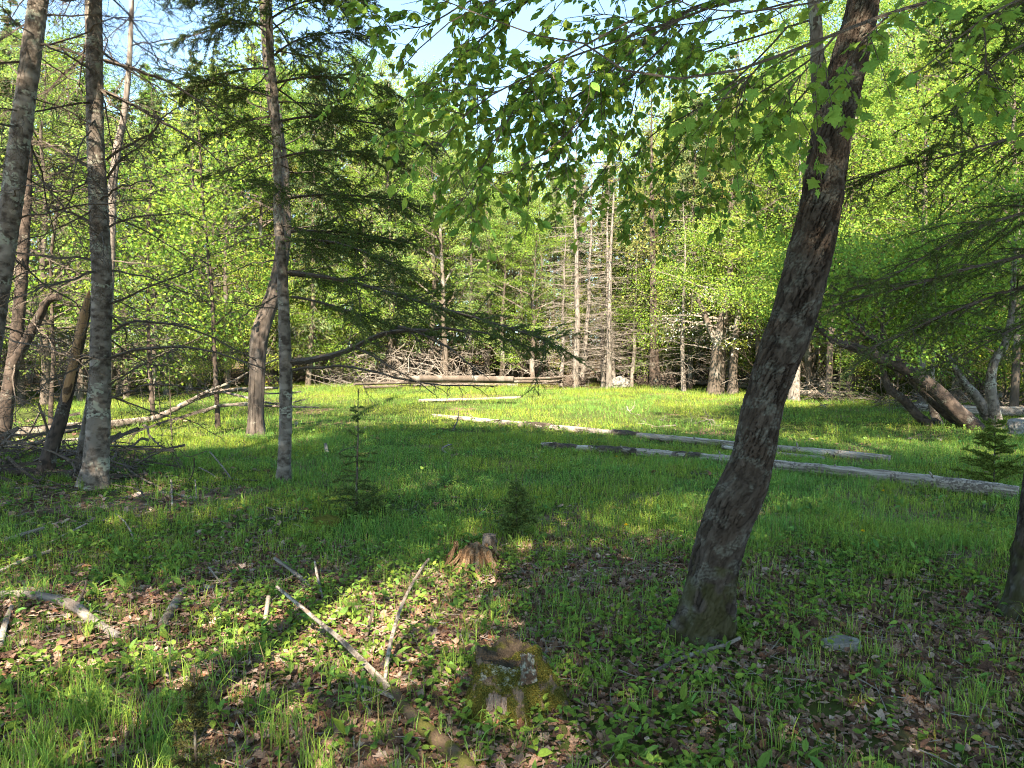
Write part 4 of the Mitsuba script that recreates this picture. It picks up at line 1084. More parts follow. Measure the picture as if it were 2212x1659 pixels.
# fallen crown top of the grey trunk
t = thing('fallen_tree', 'bleached fallen treetop with forked bare branches beside the bent trunk', 'fallen tree')
for rows, r0, n1 in [([(330, 905, 14.2, ), (370, 888, 14.2), (400, 872, 14.2), (440, 855, 14.2), (480, 845, 14.2), (540, 840, 14.2), (600, 838, 14.2)], .062, 0), ([(400, 872, 14.2), (450, 845, 14.1), (500, 825, 14.0), (545, 800, 13.9), (600, 775, 13.9)], .036, 12),
                     ([(440, 890, 13.9), (470, 878, 13.8), (520, 874, 13.7), (600, 878, 13.6), (690, 880, 13.5)], .035, 12), ([(480, 846, 14.2), (540, 860, 14.0), (600, 872, 13.9), (660, 862, 13.9)], .025, 14), ([(520, 842, 14.2), (590, 850, 14.3), (650, 845, 14.4)], .025, 14)]:
    ax = curve([at(*a) for a in rows], 14)
    k = part(t, 'branch')
    v, f, uv = sweep(ax, np.linspace(r0, r0 * 0.35, 14), 12, 0.05, rough(0.005, 20, 8, 71))
    add(k, (v, f), 'bark_spruce', smooth=True, uv=uv)
    if n1:
        add(f'{k}__twigs', bare_bough(ax, r0 * 0.4, rng, n1, 0.4, 4, 0.0, n3=2), 'bark_far')
        labels[f'{k}__twigs'] = {'kind': 'stuff'}
# bark left on the two long logs, and their broken stubs
for kk_, ax_, rr_, spans in ((LONG[0][0], LONG[0][1], LONG[0][2], [(.015, .10), (.13, .25), (.34, .42)]), (LONG[1][0], LONG[1][1], LONG[1][2], [(.36, .42), (.55, .60)])):
    for a_, b_ in spans:
        u_ = np.linspace(0, 1, len(ax_)); w_ = np.linspace(a_, b_, 12)
        p_ = np.stack([np.interp(w_, u_, ax_[:, c_]) for c_ in range(3)], -1)
        v, f, uv = sweep(p_, np.interp(w_, u_, rr_) + 0.004 + 0.004 * np.sin(np.linspace(0, np.pi, 12)), 30, 0.015, rough(0.018, 12, 7, len(scene)), cap=False)
        add(part(kk_, 'bark_strip'), (v, f), 'bark_dark', smooth=True, uv=uv)
    for u0 in (0.22, 0.47, 0.71, 0.88):
        p0 = np.array([np.interp(u0, np.linspace(0, 1, len(ax_)), ax_[:, c_]) for c_ in range(3)])
        d_ = nrm(np.array([rng.normal(0, .5), -0.5 + rng.normal(0, .5), 1.0]))
        v, f, uv = sweep(p0 + d_ * np.linspace(.03, rng.uniform(.10, .17), 5)[:, None], np.linspace(.016, .009, 5), 10, 0.015, rough(.004, 40, 20, 7))
        add(part(kk_, 'branch_stub'), (v, f), 'bark_log', smooth=True, uv=uv)
# the pile of long logs at the far edge
for rows, r, up, lab in [([(785, 836), (900, 834), (1020, 831), (1110, 828)], .06, None, 'lowest front log of the pile at the far edge'), ([(900, 830), (1010, 831), (1115, 833)], .07, None, 'thick pale front log at the right end of the far pile'),
                         ([(860, 824), (980, 824), (1100, 824), (1215, 824)], .065, .25, 'second log up in the far pile'), ([(930, 822), (1040, 820), (1140, 818), (1212, 816)], .06, .40, 'third log up in the far pile, tilted'),
                         ([(880, 820), (1000, 818), (1110, 820)], .09, .70, 'topmost thin log of the far pile'), ([(1060, 822), (1130, 824), (1200, 828)], .07, .15, 'thick log at the right end of the far pile near the root plate'),
                         ([(765, 830), (830, 828), (905, 826)], .05, .2, 'thin pole under the brush heap at the far edge')]:
    lie('pile_log', rows, r, lab, 'log', 'bark_far', 'logs piled at the far edge', sides=12, step=0.1, lift=None if up is None else [up] * len(rows))
for rows, r, up, lab in [([(1465, 826), (1520, 826), (1580, 826), (1620, 822)], .11, .12, 'brown fallen log behind the blossoming tree'), ([(1560, 838), (1600, 834), (1650, 828)], .09, .1, 'fallen log right of the blossoming tree, its end raised'),
                         ([(1700, 846), (1760, 850), (1830, 852)], .10, .1, 'fallen log beyond the leaning maple'), ([(1960, 878), (2040, 884), (2120, 888), (2230, 886)], .11, .12, 'big pale fallen log behind the leaning trunks')]:
    lie('fallen_log', rows, r, lab, 'log', 'bark_log', sides=14, step=0.1, lift=[up] * len(rows))


def heap(key, spots, n, L, rng, bsdf='bark_pale', h=0.8, r0=0.012, flat=0.5):
    c = np.asarray(spots)
    K = n
    base = c[rng.integers(len(c), size=K)] + rng.normal(0, 1, (K, 3)) * [0.9, 0.6, 0]
    base[:, 2] = ground_h(base[:, 0], base[:, 1]) + rng.random(K) ** 1.5 * h
    d = nrm(rng.normal(0, 1, (K, 3)) * [1, 1, flat])
    ln = L * rng.uniform(0.4, 1.3, (K, 1, 1))
    s = np.linspace(-0.5, 0.5, 5)[None, :, None]
    ax = base[:, None] + d[:, None] * ln * s + rng.normal(0, 0.14, (K, 1, 3)) * ln * s ** 2 + rng.normal(0, .02, (K, 5, 3))
    l1, _ = lateral(ax, 5, plen(ax) * 0.4, 45, 0.0, rng, 0.2, 1.0, 4, planar=False, wiggle=0.1)
    l2, _ = lateral(l1, 2, plen(l1) * 0.5, 45, 0.0, rng, 0.2, 1.0, 3, planar=False)
    add(key, cat(segs(ax, r0 * rng.uniform(0.7, 1.8, K), np.full(K, r0 * 0.4)), segs(l1, np.full(len(l1), r0 * 0.5), np.full(len(l1), r0 * 0.2)), segs(l2, np.full(len(l2), r0 * .25), np.full(len(l2), r0 * .12))), bsdf)


k = thing('brush_pile', 'tangled heap of dead tan branches at the left of the far log pile', 'brush pile', kind='stuff')
heap(k, [gp(px, 822) for px in (640, 690, 730, 780, 820, 870, 910, 960)], 190, 2.6, rng, h=1.3, r0=0.020)
k = thing('brush_pile', 'grey brush lying over the far log pile', 'brush pile', kind='stuff')
heap(k, [gp(px, 835) for px in (760, 850, 930, 1000, 1070, 1140, 1200)], 110, 1.5, rng, 'bark_pale', h=0.7, r0=0.013)
k = thing('brush_pile', 'tangled dead branches on the ground behind the leaning trunks', 'brush pile', kind='stuff')
heap(k, [gp(px, py) for px, py in ((1850, 868), (1900, 870), (1950, 876), (2010, 884), (2080, 888), (2150, 890), (2210, 890))], 130, 1.6, rng, 'bark_far', h=0.30, r0=0.014)
k = thing('brush_pile', 'dead branches heaped at the foot of the left spruces', 'brush pile', kind='stuff')
heap(k, [gp(px, py) for px, py in ((-20, 1000), (40, 985), (80, 1000), (20, 1035), (130, 1000), (60, 1015), (-40, 1030))], 84, 1.4, rng, 'bark_twig', h=0.45, r0=0.020)
k = thing('brush_pile', 'dry twigs lying around the foot of the blossoming tree', 'brush pile', kind='stuff')
heap(k, [gp(px, py) for px, py in ((1380, 828), (1480, 826), (1620, 832), (1680, 838), (1750, 850))], 90, 1.7, rng, h=0.6, r0=0.014)
k = thing('brush_pile', 'small scatter of dry branch bits lying in the meadow right of the middle', 'brush pile', kind='stuff')
heap(k, [gp(px, py) for px, py in ((1440, 905), (1470, 910), (1560, 918))], 12, 0.7, rng, h=0.10, r0=0.010, flat=0.15)
k = thing('brush_pile', 'small scatter of grey twigs beside the foot of the tall mottled spruce', 'brush pile', kind='stuff')
heap(k, [gp(px, py) for px, py in ((270, 1030), (310, 1010), (350, 1035), (250, 1000))], 24, 0.7, rng, 'bark_twig', h=0.2, r0=0.008)


# upturned root plates
def root_plate(px, py, size, label, bsdf='bark_dark', n=34):
    g = gp(px, py)
    k = thing('root_plate', label, 'tree roots')
    m = trimesh.creation.icosphere(4)
    v = np.array(m.vertices) * [size, size * 0.45, size * 0.75]
    v = v * (1 + 0.7 * (meshkit.fbm(np.array(m.vertices) * 3, 4, int(px)) - 0.5))[:, None]
    add(f'{k}__soil', (v + g + [0, 0, size * 0.45], m.faces), 'bark_dark' if bsdf == 'bark_dark' else 'rock_face', smooth=True)
    d = nrm(rng.normal(0, 1, (n, 3)) * [1, .4, .8] + [0, 0, .2])
    s = np.linspace(0.4, 1.5, 6)[None, :, None]
    ax = g + [0, 0, size * 0.45] + d[:, None] * s * size + np.cumsum(rng.normal(0, .10 * size, (n, 6, 3)), 1)
    l1, _ = lateral(ax, 3, plen(ax) * 0.4, 45, 0, rng, .3, 1, 4, planar=False)
    add(f'{k}__roots', cat(segs(ax, np.full(n, size * .06), np.full(n, size * .015)), segs(l1, np.full(len(l1), size * .018), np.full(len(l1), size * .006))), 'bark_log' if bsdf != 'bark_dark' else 'bark_far')
    labels[f'{k}__roots'] = {'kind': 'stuff'}


def stone_col(p, n, uv):
    a = fbm(p.x * 9, p.y * 9, p.z * 9, 4)
    c = mix((0.12, 0.112, 0.10), (0.27, 0.255, 0.235), a)
    return mix(c, (0.30, 0.31, 0.275), smoothstep(0.55, 0.65, fbm(p.x * 30, p.y * 30, p.z * 30, 3)) * 0.6)


scene['rock_face'] = {'type': 'twosided', 'bsdf': {'type': 'diffuse', 'reflectance': tex(stone_col)}}
root_plate(1240, 838, 0.42, 'brown upturned root plate under the twin dead trees')
root_plate(1340, 838, 0.36, 'grey root lump right of the dead tree group', 'stone', 14)
root_plate(1440, 838, 0.45, 'dark upturned roots beside the stout dark trunk')
root_plate(1395, 834, 0.38, 'small dark root plate left of the stout dark trunk')


def rock(name, px, py, sx, sy, sz, label, seed, sub=5):
    g = gp(px, py)
    m = trimesh.creation.icosphere(sub)
    v = np.array(m.vertices)
    v = v * (1 + 0.5 * (meshkit.fbm(v * 1.6 + seed, 4, seed) - 0.5) + 0.10 * (meshkit.fbm(v * 9, 3, seed) - 0.5))[:, None]
    v[:, 2] = np.clip(v[:, 2], -1, 0.55 + 0.12 * v[:, 0])
    k = thing(name, label, 'rock')
    add(k, (v * [sx, sy, sz] + g + [0, 0, sz * 0.25], m.faces), 'rock_face', smooth=40)


rock('boulder', 2232, 940, 0.42, 0.4, 0.36, 'pale boulder at the right edge beside the forked trunk', 3)
rock('stone', 1818, 1398, 0.105, 0.065, 0.052, 'flat topped pale stone on the dark ground right of the leaning maple', 8)

# sticks on the near floor
ST = 'sticks on the near forest floor'
for rows, r, lift, lab, b in [
        ([(598, 1268), (650, 1310), (710, 1360), (780, 1425), (840, 1490)], [.009, .0105, .012, .014, .020], [.22, .17, .12, .07, .03], 'long straight peeled stick rising from the rotten log in front', 'bark_log'),
        ([(845, 1478), (870, 1520), (915, 1570), (960, 1610), (1010, 1660), (1050, 1710)], [.020, .026, .031, .034, .034, .034], [.025, .03, .03, .028, .025, .025], 'mossy rotten log lying in the leaves left of the mossy stump', 'moss_wood'),
        ([(832, 1470), (838, 1415), (852, 1355), (872, 1298), (900, 1245), (926, 1207)], [.010, .011, .0105, .009, .008, .006], [.02, .07, .14, .24, .33, .40], 'slender upright curved stick left of the mossy stump', 'bark_log'),
        ([(757, 1452), (775, 1490), (800, 1545)], [.010, .011, .010], None, 'short stick pointing down right beside the rotten log', 'bark_log'),
        ([(782, 1484), (820, 1494), (865, 1514)], [.009, .010, .010], [.03, .03, .04], 'short pale stick touching the rotten log', 'bark_log'),
        ([(592, 1205), (625, 1228), (652, 1250), (668, 1268)], [.010, .014, .016, .012], [.08, .05, .03, .02], 'grey bent branch below the spruce sapling', 'bark_dead'),
        ([(680, 1213), (688, 1255), (697, 1292)], [.008, .009, .009], [.12, .07, .01], 'short upright pale stick right of the grey bent branch', 'bark_log'),
        ([(580, 1287), (573, 1338)], [.012, .014], [.13, .01], 'grey broken stub standing in the leaves', 'bark_far'),
        ([(734, 1316), (715, 1340), (690, 1368)], [.016, .020, .021], None, 'short white barked log piece under the long straight stick', 'bark_dead'),
        ([(806, 1318), (790, 1378)], [.008, .010], [.10, .01], 'thin brown stick stuck in the ground by the rotten log', 'bark_twig'),
        ([(-15, 1290), (50, 1287), (105, 1293), (160, 1310), (175, 1322), (205, 1345), (255, 1375)], [.030, .030, .029, .030, .032, .027, .024], None, 'crooked grey branch lying in the litter at the left', 'bark_dead'),
        ([(165, 1308), (180, 1280), (186, 1255)], [.010, .008, .006], [.03, .09, .13], 'thin side shoot beside the crooked grey branch', 'bark_twig'),
        ([(395, 1278), (375, 1310), (352, 1350)], [.024, .030, .028], None, 'dark lichen covered log piece lying in the litter', 'bark_spruce'),
        ([(-10, 1240), (40, 1215), (80, 1200), (110, 1190)], [.012, .014, .016, .014], [.02, .03, .04, .05], 'pale branch lying at the left edge', 'bark_log'),
        ([(95, 1178), (140, 1155), (186, 1132)], [.006, .008, .008], [.02, .05, .10], 'thin pale stick lying behind the left pale branch', 'bark_log'),
        ([(-20, 1195), (20, 1165), (60, 1150), (95, 1140)], [.016, .018, .014, .012], [.03, .03, .06, .09], 'weathered brown branch at the left edge behind the pale branch', 'bark_dead'),
        ([(372, 1096), (370, 1037)], [.011, .009], [.0, .10], 'left of two short upright stubs in front of the slim spruce', 'bark_log'),
        ([(424, 1082), (422, 1037)], [.008, .007], [.0, .10], 'right of two short upright stubs in front of the slim spruce', 'bark_log'),
        ([(340, 1062), (370, 1066), (405, 1074), (424, 1078)], [.009, .012, .020, .026], None, 'small branch with a cut orange end lying before the slim spruce', 'bark_dead'),
        ([(500, 1036), (478, 1005), (453, 976)], [.010, .009, .007], [.02, .14, .24], 'thin stick slanting up out of the grass left of the slim spruce', 'bark_dead'),
        ([(470, 1032), (510, 1036), (560, 1038)], [.009, .010, .008], [.02, .03, .03], 'thin stick lying in the grass left of the slim spruce', 'bark_twig'),
        ([(430, 1010), (460, 1026), (470, 1034)], [.007, .008, .008], [.05, .03, .02], 'short pale twig lying in the grass behind the cut branch', 'bark_log'),
        ([(1402, 1462), (1450, 1432), (1500, 1412), (1560, 1395), (1598, 1378)], [.009, .011, .011, .010, .009], [.01, .03, .04, .05, .06], 'grey stick lying across the foot of the leaning maple', 'bark_dead'),
        ([(978, 930), (988, 908), (990, 888)], [.018, .014, .009], [.02, .16, .30], 'small dead sapling standing in the sunlit meadow', 'bark_twig'),
        ([(965, 980), (955, 970), (975, 960)], [.020, .016, .010], [.02, .10, .16], 'little rotten root sticking out of the shaded meadow', 'bark_dead'),
        ([(706, 978), (703, 958)], [.030, .022], [.0, .13], 'short grey stake stub in the grass right of the slim spruce', 'bark_dead'),
        ([(1090, 907), (1060, 910), (1040, 913)], [.012, .012, .010], [.10, .06, .05], 'thin stick leaning on the long bleached log', 'bark_twig'),
        ([(270, 1000), (300, 1030), (345, 1052)], [.012, .012, .010], [.06, .05, .03], 'dark twig lying right of the tall mottled spruce', 'bark_twig'),
        ([(250, 1110), (275, 1135), (290, 1170)], [.006, .007, .007], [.05, .05, .03], 'thin grey twig standing in the weeds at the left', 'bark_dead'),
        ([(450, 1225), (470, 1250), (480, 1262)], [.006, .007, .006], [.07, .03, .02], 'thin twig in the weeds left of the grey bent branch', 'bark_dead'),
        ([(0, 1395), (10, 1350), (25, 1310)], [.016, .015, .012], [.02, .03, .03], 'short pale branch at the left edge in front of the crooked grey branch', 'bark_log')]:
    if b == 'moss_wood' and b not in scene:
        def moss_wood(p, n, uv):
            c = mix((0.060, 0.042, 0.028), (0.175, 0.125, 0.080), fbm(uv.x * 30, uv.y * 7, 1.0, 4))
            return mix(c, (0.075, 0.078, 0.022), smoothstep(0.46, 0.58, fbm(p.x * 14, p.y * 14, p.z * 14, 4)) * 0.9)
        scene['moss_wood'] = {'type': 'twosided', 'bsdf': {'type': 'diffuse', 'reflectance': tex(moss_wood)}}
    lie('log' if max(np.atleast_1d(r)) > 0.04 else 'stick', rows, r, lab, 'log' if max(np.atleast_1d(r)) > 0.04 else 'stick', b, ST, 12, 0.015, min(r) * 0.22, lift=lift)
# ------------------------------------------------------------------ stumps
def sm(a, b, x):
    t = np.clip((x - a) / (b - a), 0, 1)
    return t * t * (3 - 2 * t)


def mixn(a, b, t):
    return np.asarray(a) * (1 - t[:, None]) + np.asarray(b) * t[:, None]


g = gp(1096, 1520)
R0, H0, NT, NZ = 0.148, 0.235, 300, 80


def stump_r(th, hh):
    """Radius of the mossy stump by direction and height share."""
    dl = lambda a: np.angle(np.exp(1j * (th - a)))
    r = R0 * (0.94 + 0.55 * np.exp(-hh * 2.8) - 0.03 * hh)
    for a, w, k, q in ((-0.15, 0.36, 0.85, 1.1), (-2.45, 0.30, 0.30, 1.8), (-1.15, 0.22, 0.22, 2.0), (1.4, 0.4, 0.4, 1.5)):      # roots running out
        r = r + R0 * k * np.exp(-(dl(a) / w) ** 2) * np.clip(1 - hh * 0.95, 0, 1) ** q
    p = np.stack([np.cos(th) * 4, np.sin(th) * 4, hh * 2.2], -1)
    return r * (1 + 0.16 * (meshkit.fbm(p, 4, 17) - 0.5) + 0.10 * (meshkit.fbm(p * 4, 3, 18) - 0.5))


th = np.linspace(0, 2 * np.pi, NT, endpoint=False)
TH, HH = np.meshgrid(th, np.linspace(0, 1, NZ))
top = H0 + 0.030 * (meshkit.fbm(np.stack([np.cos(th) * 5, np.sin(th) * 5, th * 0], -1), 4, 19) - 0.5) * 2 + 0.012 * np.sin(th)
for a0, wd, dp in ((-0.98, 0.09, 0.075), (-0.42, 0.13, 0.11), (2.3, 0.4, 0.03)):
    top = top - dp * np.exp(-(np.angle(np.exp(1j * (th - a0))) / wd) ** 4)
RR = stump_r(TH, HH)
side = np.stack([RR * np.cos(TH), RR * np.sin(TH), HH * top[None] - 0.04 * (1 - HH)], -1)
QQ, T2 = np.meshgrid(np.linspace(1, 0.0, 40)[1:], th, indexing='ij')
rt = RR[-1][None] * QQ
lump = meshkit.fbm(np.stack([rt * np.cos(T2) * 26, rt * np.sin(T2) * 26, T2 * 0], -1), 4, 22) - 0.5
zt = top[None] * QQ ** 3 + (H0 - 0.028) * (1 - QQ ** 3) + 0.035 * lump * np.clip((1 - QQ) * 5, 0, 1)
V = np.concatenate([side, np.stack([rt * np.cos(T2), rt * np.sin(T2), zt], -1)], 0)
n, kk = V.shape[:2]
i, j = np.meshgrid(np.arange(n - 1), np.arange(kk), indexing='ij')
j2 = (j + 1) % kk
qd = np.stack([i * kk + j, i * kk + j2, (i + 1) * kk + j2, (i + 1) * kk + j], -1).reshape(-1, 4)
F = np.vstack([qd[:, [0, 1, 2]], qd[:, [0, 2, 3]]])
P = V.reshape(-1, 3)
tt = np.concatenate([TH, T2], 0).reshape(-1)
hh = np.concatenate([HH, np.full(T2.shape, 2.0)], 0).reshape(-1)
front = lambda a, w: np.exp(-(np.angle(np.exp(1j * (tt + math.pi / 2 - a))) / w) ** 2)
f16, f60 = meshkit.fbm(P * 18, 4, 5), meshkit.fbm(P * 70, 3, 6)
wood = mixn((0.040, 0.031, 0.023), (0.145, 0.108, 0.080), sm(.3, .7, meshkit.fbm(P * [55, 55, 14], 4, 7)))
wood = mixn(wood, (0.20, 0.145, 0.112), front(-0.30, 0.42) * np.exp(-((hh - 0.40) / 0.20) ** 2) * sm(.42, .55, f16) * 0.9)
bare = front(-0.30, 0.42) * np.exp(-((hh - 0.40) / 0.20) ** 2) + 0.8 * front(-0.35, 0.8) * np.exp(-((hh - 0.99) / 0.05) ** 2)
mo = sm(.43, .53, f16 + 0.12 * (f60 - .5) - 0.30 * bare + 0.07 * (hh < 1.01)) * (hh < 1.01)
mo = np.maximum(mo, (hh > 1.5) * sm(.55, .63, meshkit.fbm(P * 13 + 4, 3, 9)) * 0.8)
C = mixn(wood, (0.045, 0.035, 0.025), (hh > 1.5) * 0.7)
C = C * (1 - mo[:, None]) + mo[:, None] * (np.array([0.085, 0.082, 0.020]) * (0.5 + 1.0 * f60)[:, None])
li = sm(.44, .52, meshkit.fbm(P * 40 + 2, 4, 8) + 0.10 * front(-0.22, 0.34) * np.exp(-((np.minimum(hh, 1.05) - 0.93) / 0.11) ** 2) - 0.085) * sm(.38, .62, meshkit.noise(P * 230, 4))
li = li * (front(-0.22, 0.5) * (hh > 0.70) * (hh < 1.5) > 0.15)
C = mixn(C, (0.25, 0.272, 0.232), li * 0.85)
moss = mo * (1 - li)
ks = thing('stump', 'old moss covered stump with pale lichen on its rim in the leaf litter in front', 'stump')
add(f'{ks}__body', (P + g, F, C), 'matte', smooth=True)
rng = np.random.default_rng(61)


def tufts(P, F, weight, n, length, tone):
    tri = P[F]
    nn = np.cross(tri[:, 1] - tri[:, 0], tri[:, 2] - tri[:, 0])
    w = weight[F].mean(1) * np.linalg.norm(nn, axis=1)
    idx = rng.choice(len(F), n, p=w / w.sum())
    pos = (tri[idx] * rng.dirichlet([1, 1, 1], n)[..., None]).sum(1)
    d = nrm(nrm(nn[idx]) + rng.normal(0, 0.6, (n, 3)) + [0, 0, 0.25])
    sd = nrm(np.cross(d, rng.normal(0, 1, d.shape)))
    ln = length * rng.uniform(0.4, 1.3, (n, 1))
    return np.stack([pos - sd * .0016, pos + sd * .0016, pos + d * ln], 1).reshape(-1, 3), np.arange(n * 3).reshape(-1, 3), np.repeat(tints(tone, n, rng, .28, .14), 3, 0)


add(f'{ks}__moss', tufts(P + g, F, moss * (P[:, 1] < 0.06), 24000, 0.010, (0.125, 0.122, 0.030)), 'needle')
labels[f'{ks}__moss'] = {'kind': 'stuff', 'label': 'olive green moss cushion'}
# the broken shard standing up at the right of the rim
bm = trimesh.creation.box([1, 1, 1])
for _ in range(4):
    bm = bm.subdivide()
bv = np.array(bm.vertices); tz = bv[:, 2] + 0.5
q_ = np.stack([bv[:, 0] * 0.072 * (1.1 - 0.35 * tz), bv[:, 1] * 0.026 + 0.5 * (bv[:, 0] * .5) ** 2 * 0.1, tz * (0.120 + 0.03 * (meshkit.noise(bv * [7, 0, 0] + 3, 2) - .5))], -1)
q_ = q_ + (meshkit.fbm(q_ * [60, 60, 30], 4, 72)[:, None] - 0.5) * 0.030 * nrm(bv * [1, 1, 0.3])
cs = mixn(np.repeat([[0.075, 0.052, 0.038]], len(q_), 0), (0.25, 0.27, 0.232), sm(.44, .54, meshkit.fbm(q_ * 45 + 5, 4, 73) - 0.08 * (tz < .4)) * sm(.3, .55, meshkit.noise(q_ * 190, 5)) * 0.9)
ca, sa = math.cos(0.55), math.sin(0.55)
q_ = np.stack([q_[:, 0] * ca - q_[:, 1] * sa, q_[:, 0] * sa + q_[:, 1] * ca, q_[:, 2]], -1) + [0.088, -0.118, 0.150]
add(f'{ks}__rim_shard', (q_ + g, bm.faces, cs), 'matte')
# flaking bark plates on the bare place
for i, (t0, t1, z0, z1) in enumerate([(-2.08, -1.93, .33, .56), (-1.91, -1.74, .36, .58), (-1.72, -1.58, .30, .52), (-1.97, -1.80, .16, .31)]):
    a_, z_ = np.meshgrid(np.linspace(t0, t1, 14), np.linspace(z0, z1, 14))
    lift = 0.006 + 0.010 * (i % 2) * (z_ - z0) / (z1 - z0) + 0.004 * (meshkit.noise(np.stack([a_ * 30, z_ * 30, a_ * 0], -1), i) - .5)
    zz = z_ * H0 - 0.04 * (1 - z_) + 0.006 * (meshkit.noise(np.stack([a_ * 22, z_ * 0, a_ * 0 + i], -1), 5 + i) - .5) * (np.abs(z_ - (z0 + z1) / 2) > (z1 - z0) * .4)
    shells = []
    for off in (lift, lift - 0.007):
        r_ = stump_r(a_, z_) + off
        shells.append(np.stack([r_ * np.cos(a_), r_ * np.sin(a_), zz], -1).reshape(-1, 3))
    ii, jj = np.meshgrid(np.arange(13), np.arange(13), indexing='ij')
    qq = np.stack([ii * 14 + jj, ii * 14 + jj + 1, (ii + 1) * 14 + jj + 1, (ii + 1) * 14 + jj], -1).reshape(-1, 4)
    rim = [r * 14 for r in range(14)]
    edge_i = list(range(14)) + [r * 14 + 13 for r in range(1, 14)] + list(range(13 * 14 + 12, 13 * 14 - 1, -1)) + [r * 14 for r in range(12, 0, -1)]
    wall = np.array([[edge_i[m_], edge_i[(m_ + 1) % len(edge_i)], edge_i[(m_ + 1) % len(edge_i)] + 196, edge_i[m_] + 196] for m_ in range(len(edge_i))])
    q4 = np.vstack([qq, qq[:, ::-1] + 196, wall])
    vv = np.vstack(shells)
    c0 = tints((0.170, 0.122, 0.094), 1, rng, .15) * (0.65 + 0.7 * meshkit.fbm(vv * 70, 3, 3 + i))[:, None]
    add(part(ks, 'bark_plate'), (vv + g, np.vstack([q4[:, [0, 1, 2]], q4[:, [0, 2, 3]]]), c0), 'matte')


def rotten(tt, hh, P):
    a = meshkit.fbm(np.stack([np.cos(tt) * 9, np.sin(tt) * 9, P[:, 2] * 5], -1), 4, 12)
    c = mixn((0.060, 0.036, 0.021), (0.26, 0.165, 0.095), sm(.32, .68, a))
    c = mixn(c, (0.26, 0.195, 0.13), sm(.58, .68, meshkit.fbm(P * [30, 30, 8], 3, 13)) * 0.7)
    c = mixn(c, (0.16, 0.12, 0.085), (hh > 1.5) * 0.6)
    return c, hh * 0


g = gp(1028, 1222)
k = thing('stump', 'smaller rotten reddish stump with splayed crumbling ribs behind the mossy one', 'stump')
rs = np.random.default_rng(63)
m = trimesh.creation.icosphere(4)
v = np.array(m.vertices); v = v * (1 + 0.5 * (meshkit.fbm(v * 2.5, 4, 76) - 0.5))[:, None] * [0.15, 0.13, 0.145] + [0, 0, 0.02]
cc, _ = rotten(np.arctan2(v[:, 1], v[:, 0]), np.full(len(v), 0.5), v)
add(f'{k}__core', (v + g, m.faces, cc * 0.8), 'matte', smooth=True)
for i in range(26):
    a0 = i / 26 * 2 * np.pi + rs.normal(0, .08)
    h_ = rs.uniform(0.10, 0.19) * (1 - 0.25 * (i % 3 == 1)); rb = rs.uniform(0.23, 0.37); rt = rs.uniform(0.11, 0.165)
    w_, d_ = rs.uniform(0.020, 0.040), rs.uniform(0.014, 0.028)
    bm = trimesh.creation.box([1, 1, 1]).subdivide().subdivide().subdivide()
    bv = np.array(bm.vertices)
    tz = bv[:, 2] + 0.5
    rad_ = rt + (rb - rt) * (1 - tz) ** 1.9 + bv[:, 1] * d_ * (1.4 - 0.7 * tz)
    lat_ = bv[:, 0] * w_ * (1.5 - 0.7 * tz) + rs.normal(0, .012) * tz
    hz = tz * h_ + (tz > .9) * (meshkit.noise(bv * [9, 9, 0] + i) - 0.5) * 0.06 - 0.02
    q_ = np.stack([np.cos(a0) * rad_ - np.sin(a0) * lat_, np.sin(a0) * rad_ + np.cos(a0) * lat_, hz], -1)
    q_ = q_ + (meshkit.fbm(q_ * [90, 90, 25], 3, 90 + i)[:, None] - 0.5) * 0.022 * nrm(q_ * [1, 1, 0])
    cc, _ = rotten(np.full(len(q_), a0) + bv[:, 0] * 0.25, tz * 0.9, q_)
    add(part(k, 'rib'), (q_ + g, bm.faces, cc * rs.uniform(0.65, 1.2)), 'matte')
k = thing('log_piece', 'short upright grey log piece standing behind the rotten reddish stump', 'log')
g = gp(1054, 1205)
v, f, uv = sweep(np.array([g + [0, .10, -.02], g + [0.005, .10, 0.08], g + [.008, .10, 0.155]]), np.array([.055, .054, .052]), 36, 0.008, rough(0.004, 30, 5, 73))
add(k, (v, f), 'bark_furrow', smooth=True, uv=uv)
# moss hump in the grass left of the sapling's foot
m = trimesh.creation.icosphere(4)
v = np.array(m.vertices); v = v * (1 + 0.4 * (meshkit.fbm(v * 2, 4, 74) - 0.5))[:, None] * [0.14, 0.12, 0.09]
cc = np.array([0.095, 0.090, 0.020]) * (0.5 + meshkit.fbm(v * 60, 3, 75))[:, None]
k = thing('moss_hump', 'small olive moss hump in the grass left of the spruce sapling foot', 'moss')
add(k, (v + gp(705, 1135), m.faces, cc), 'matte', smooth=True)


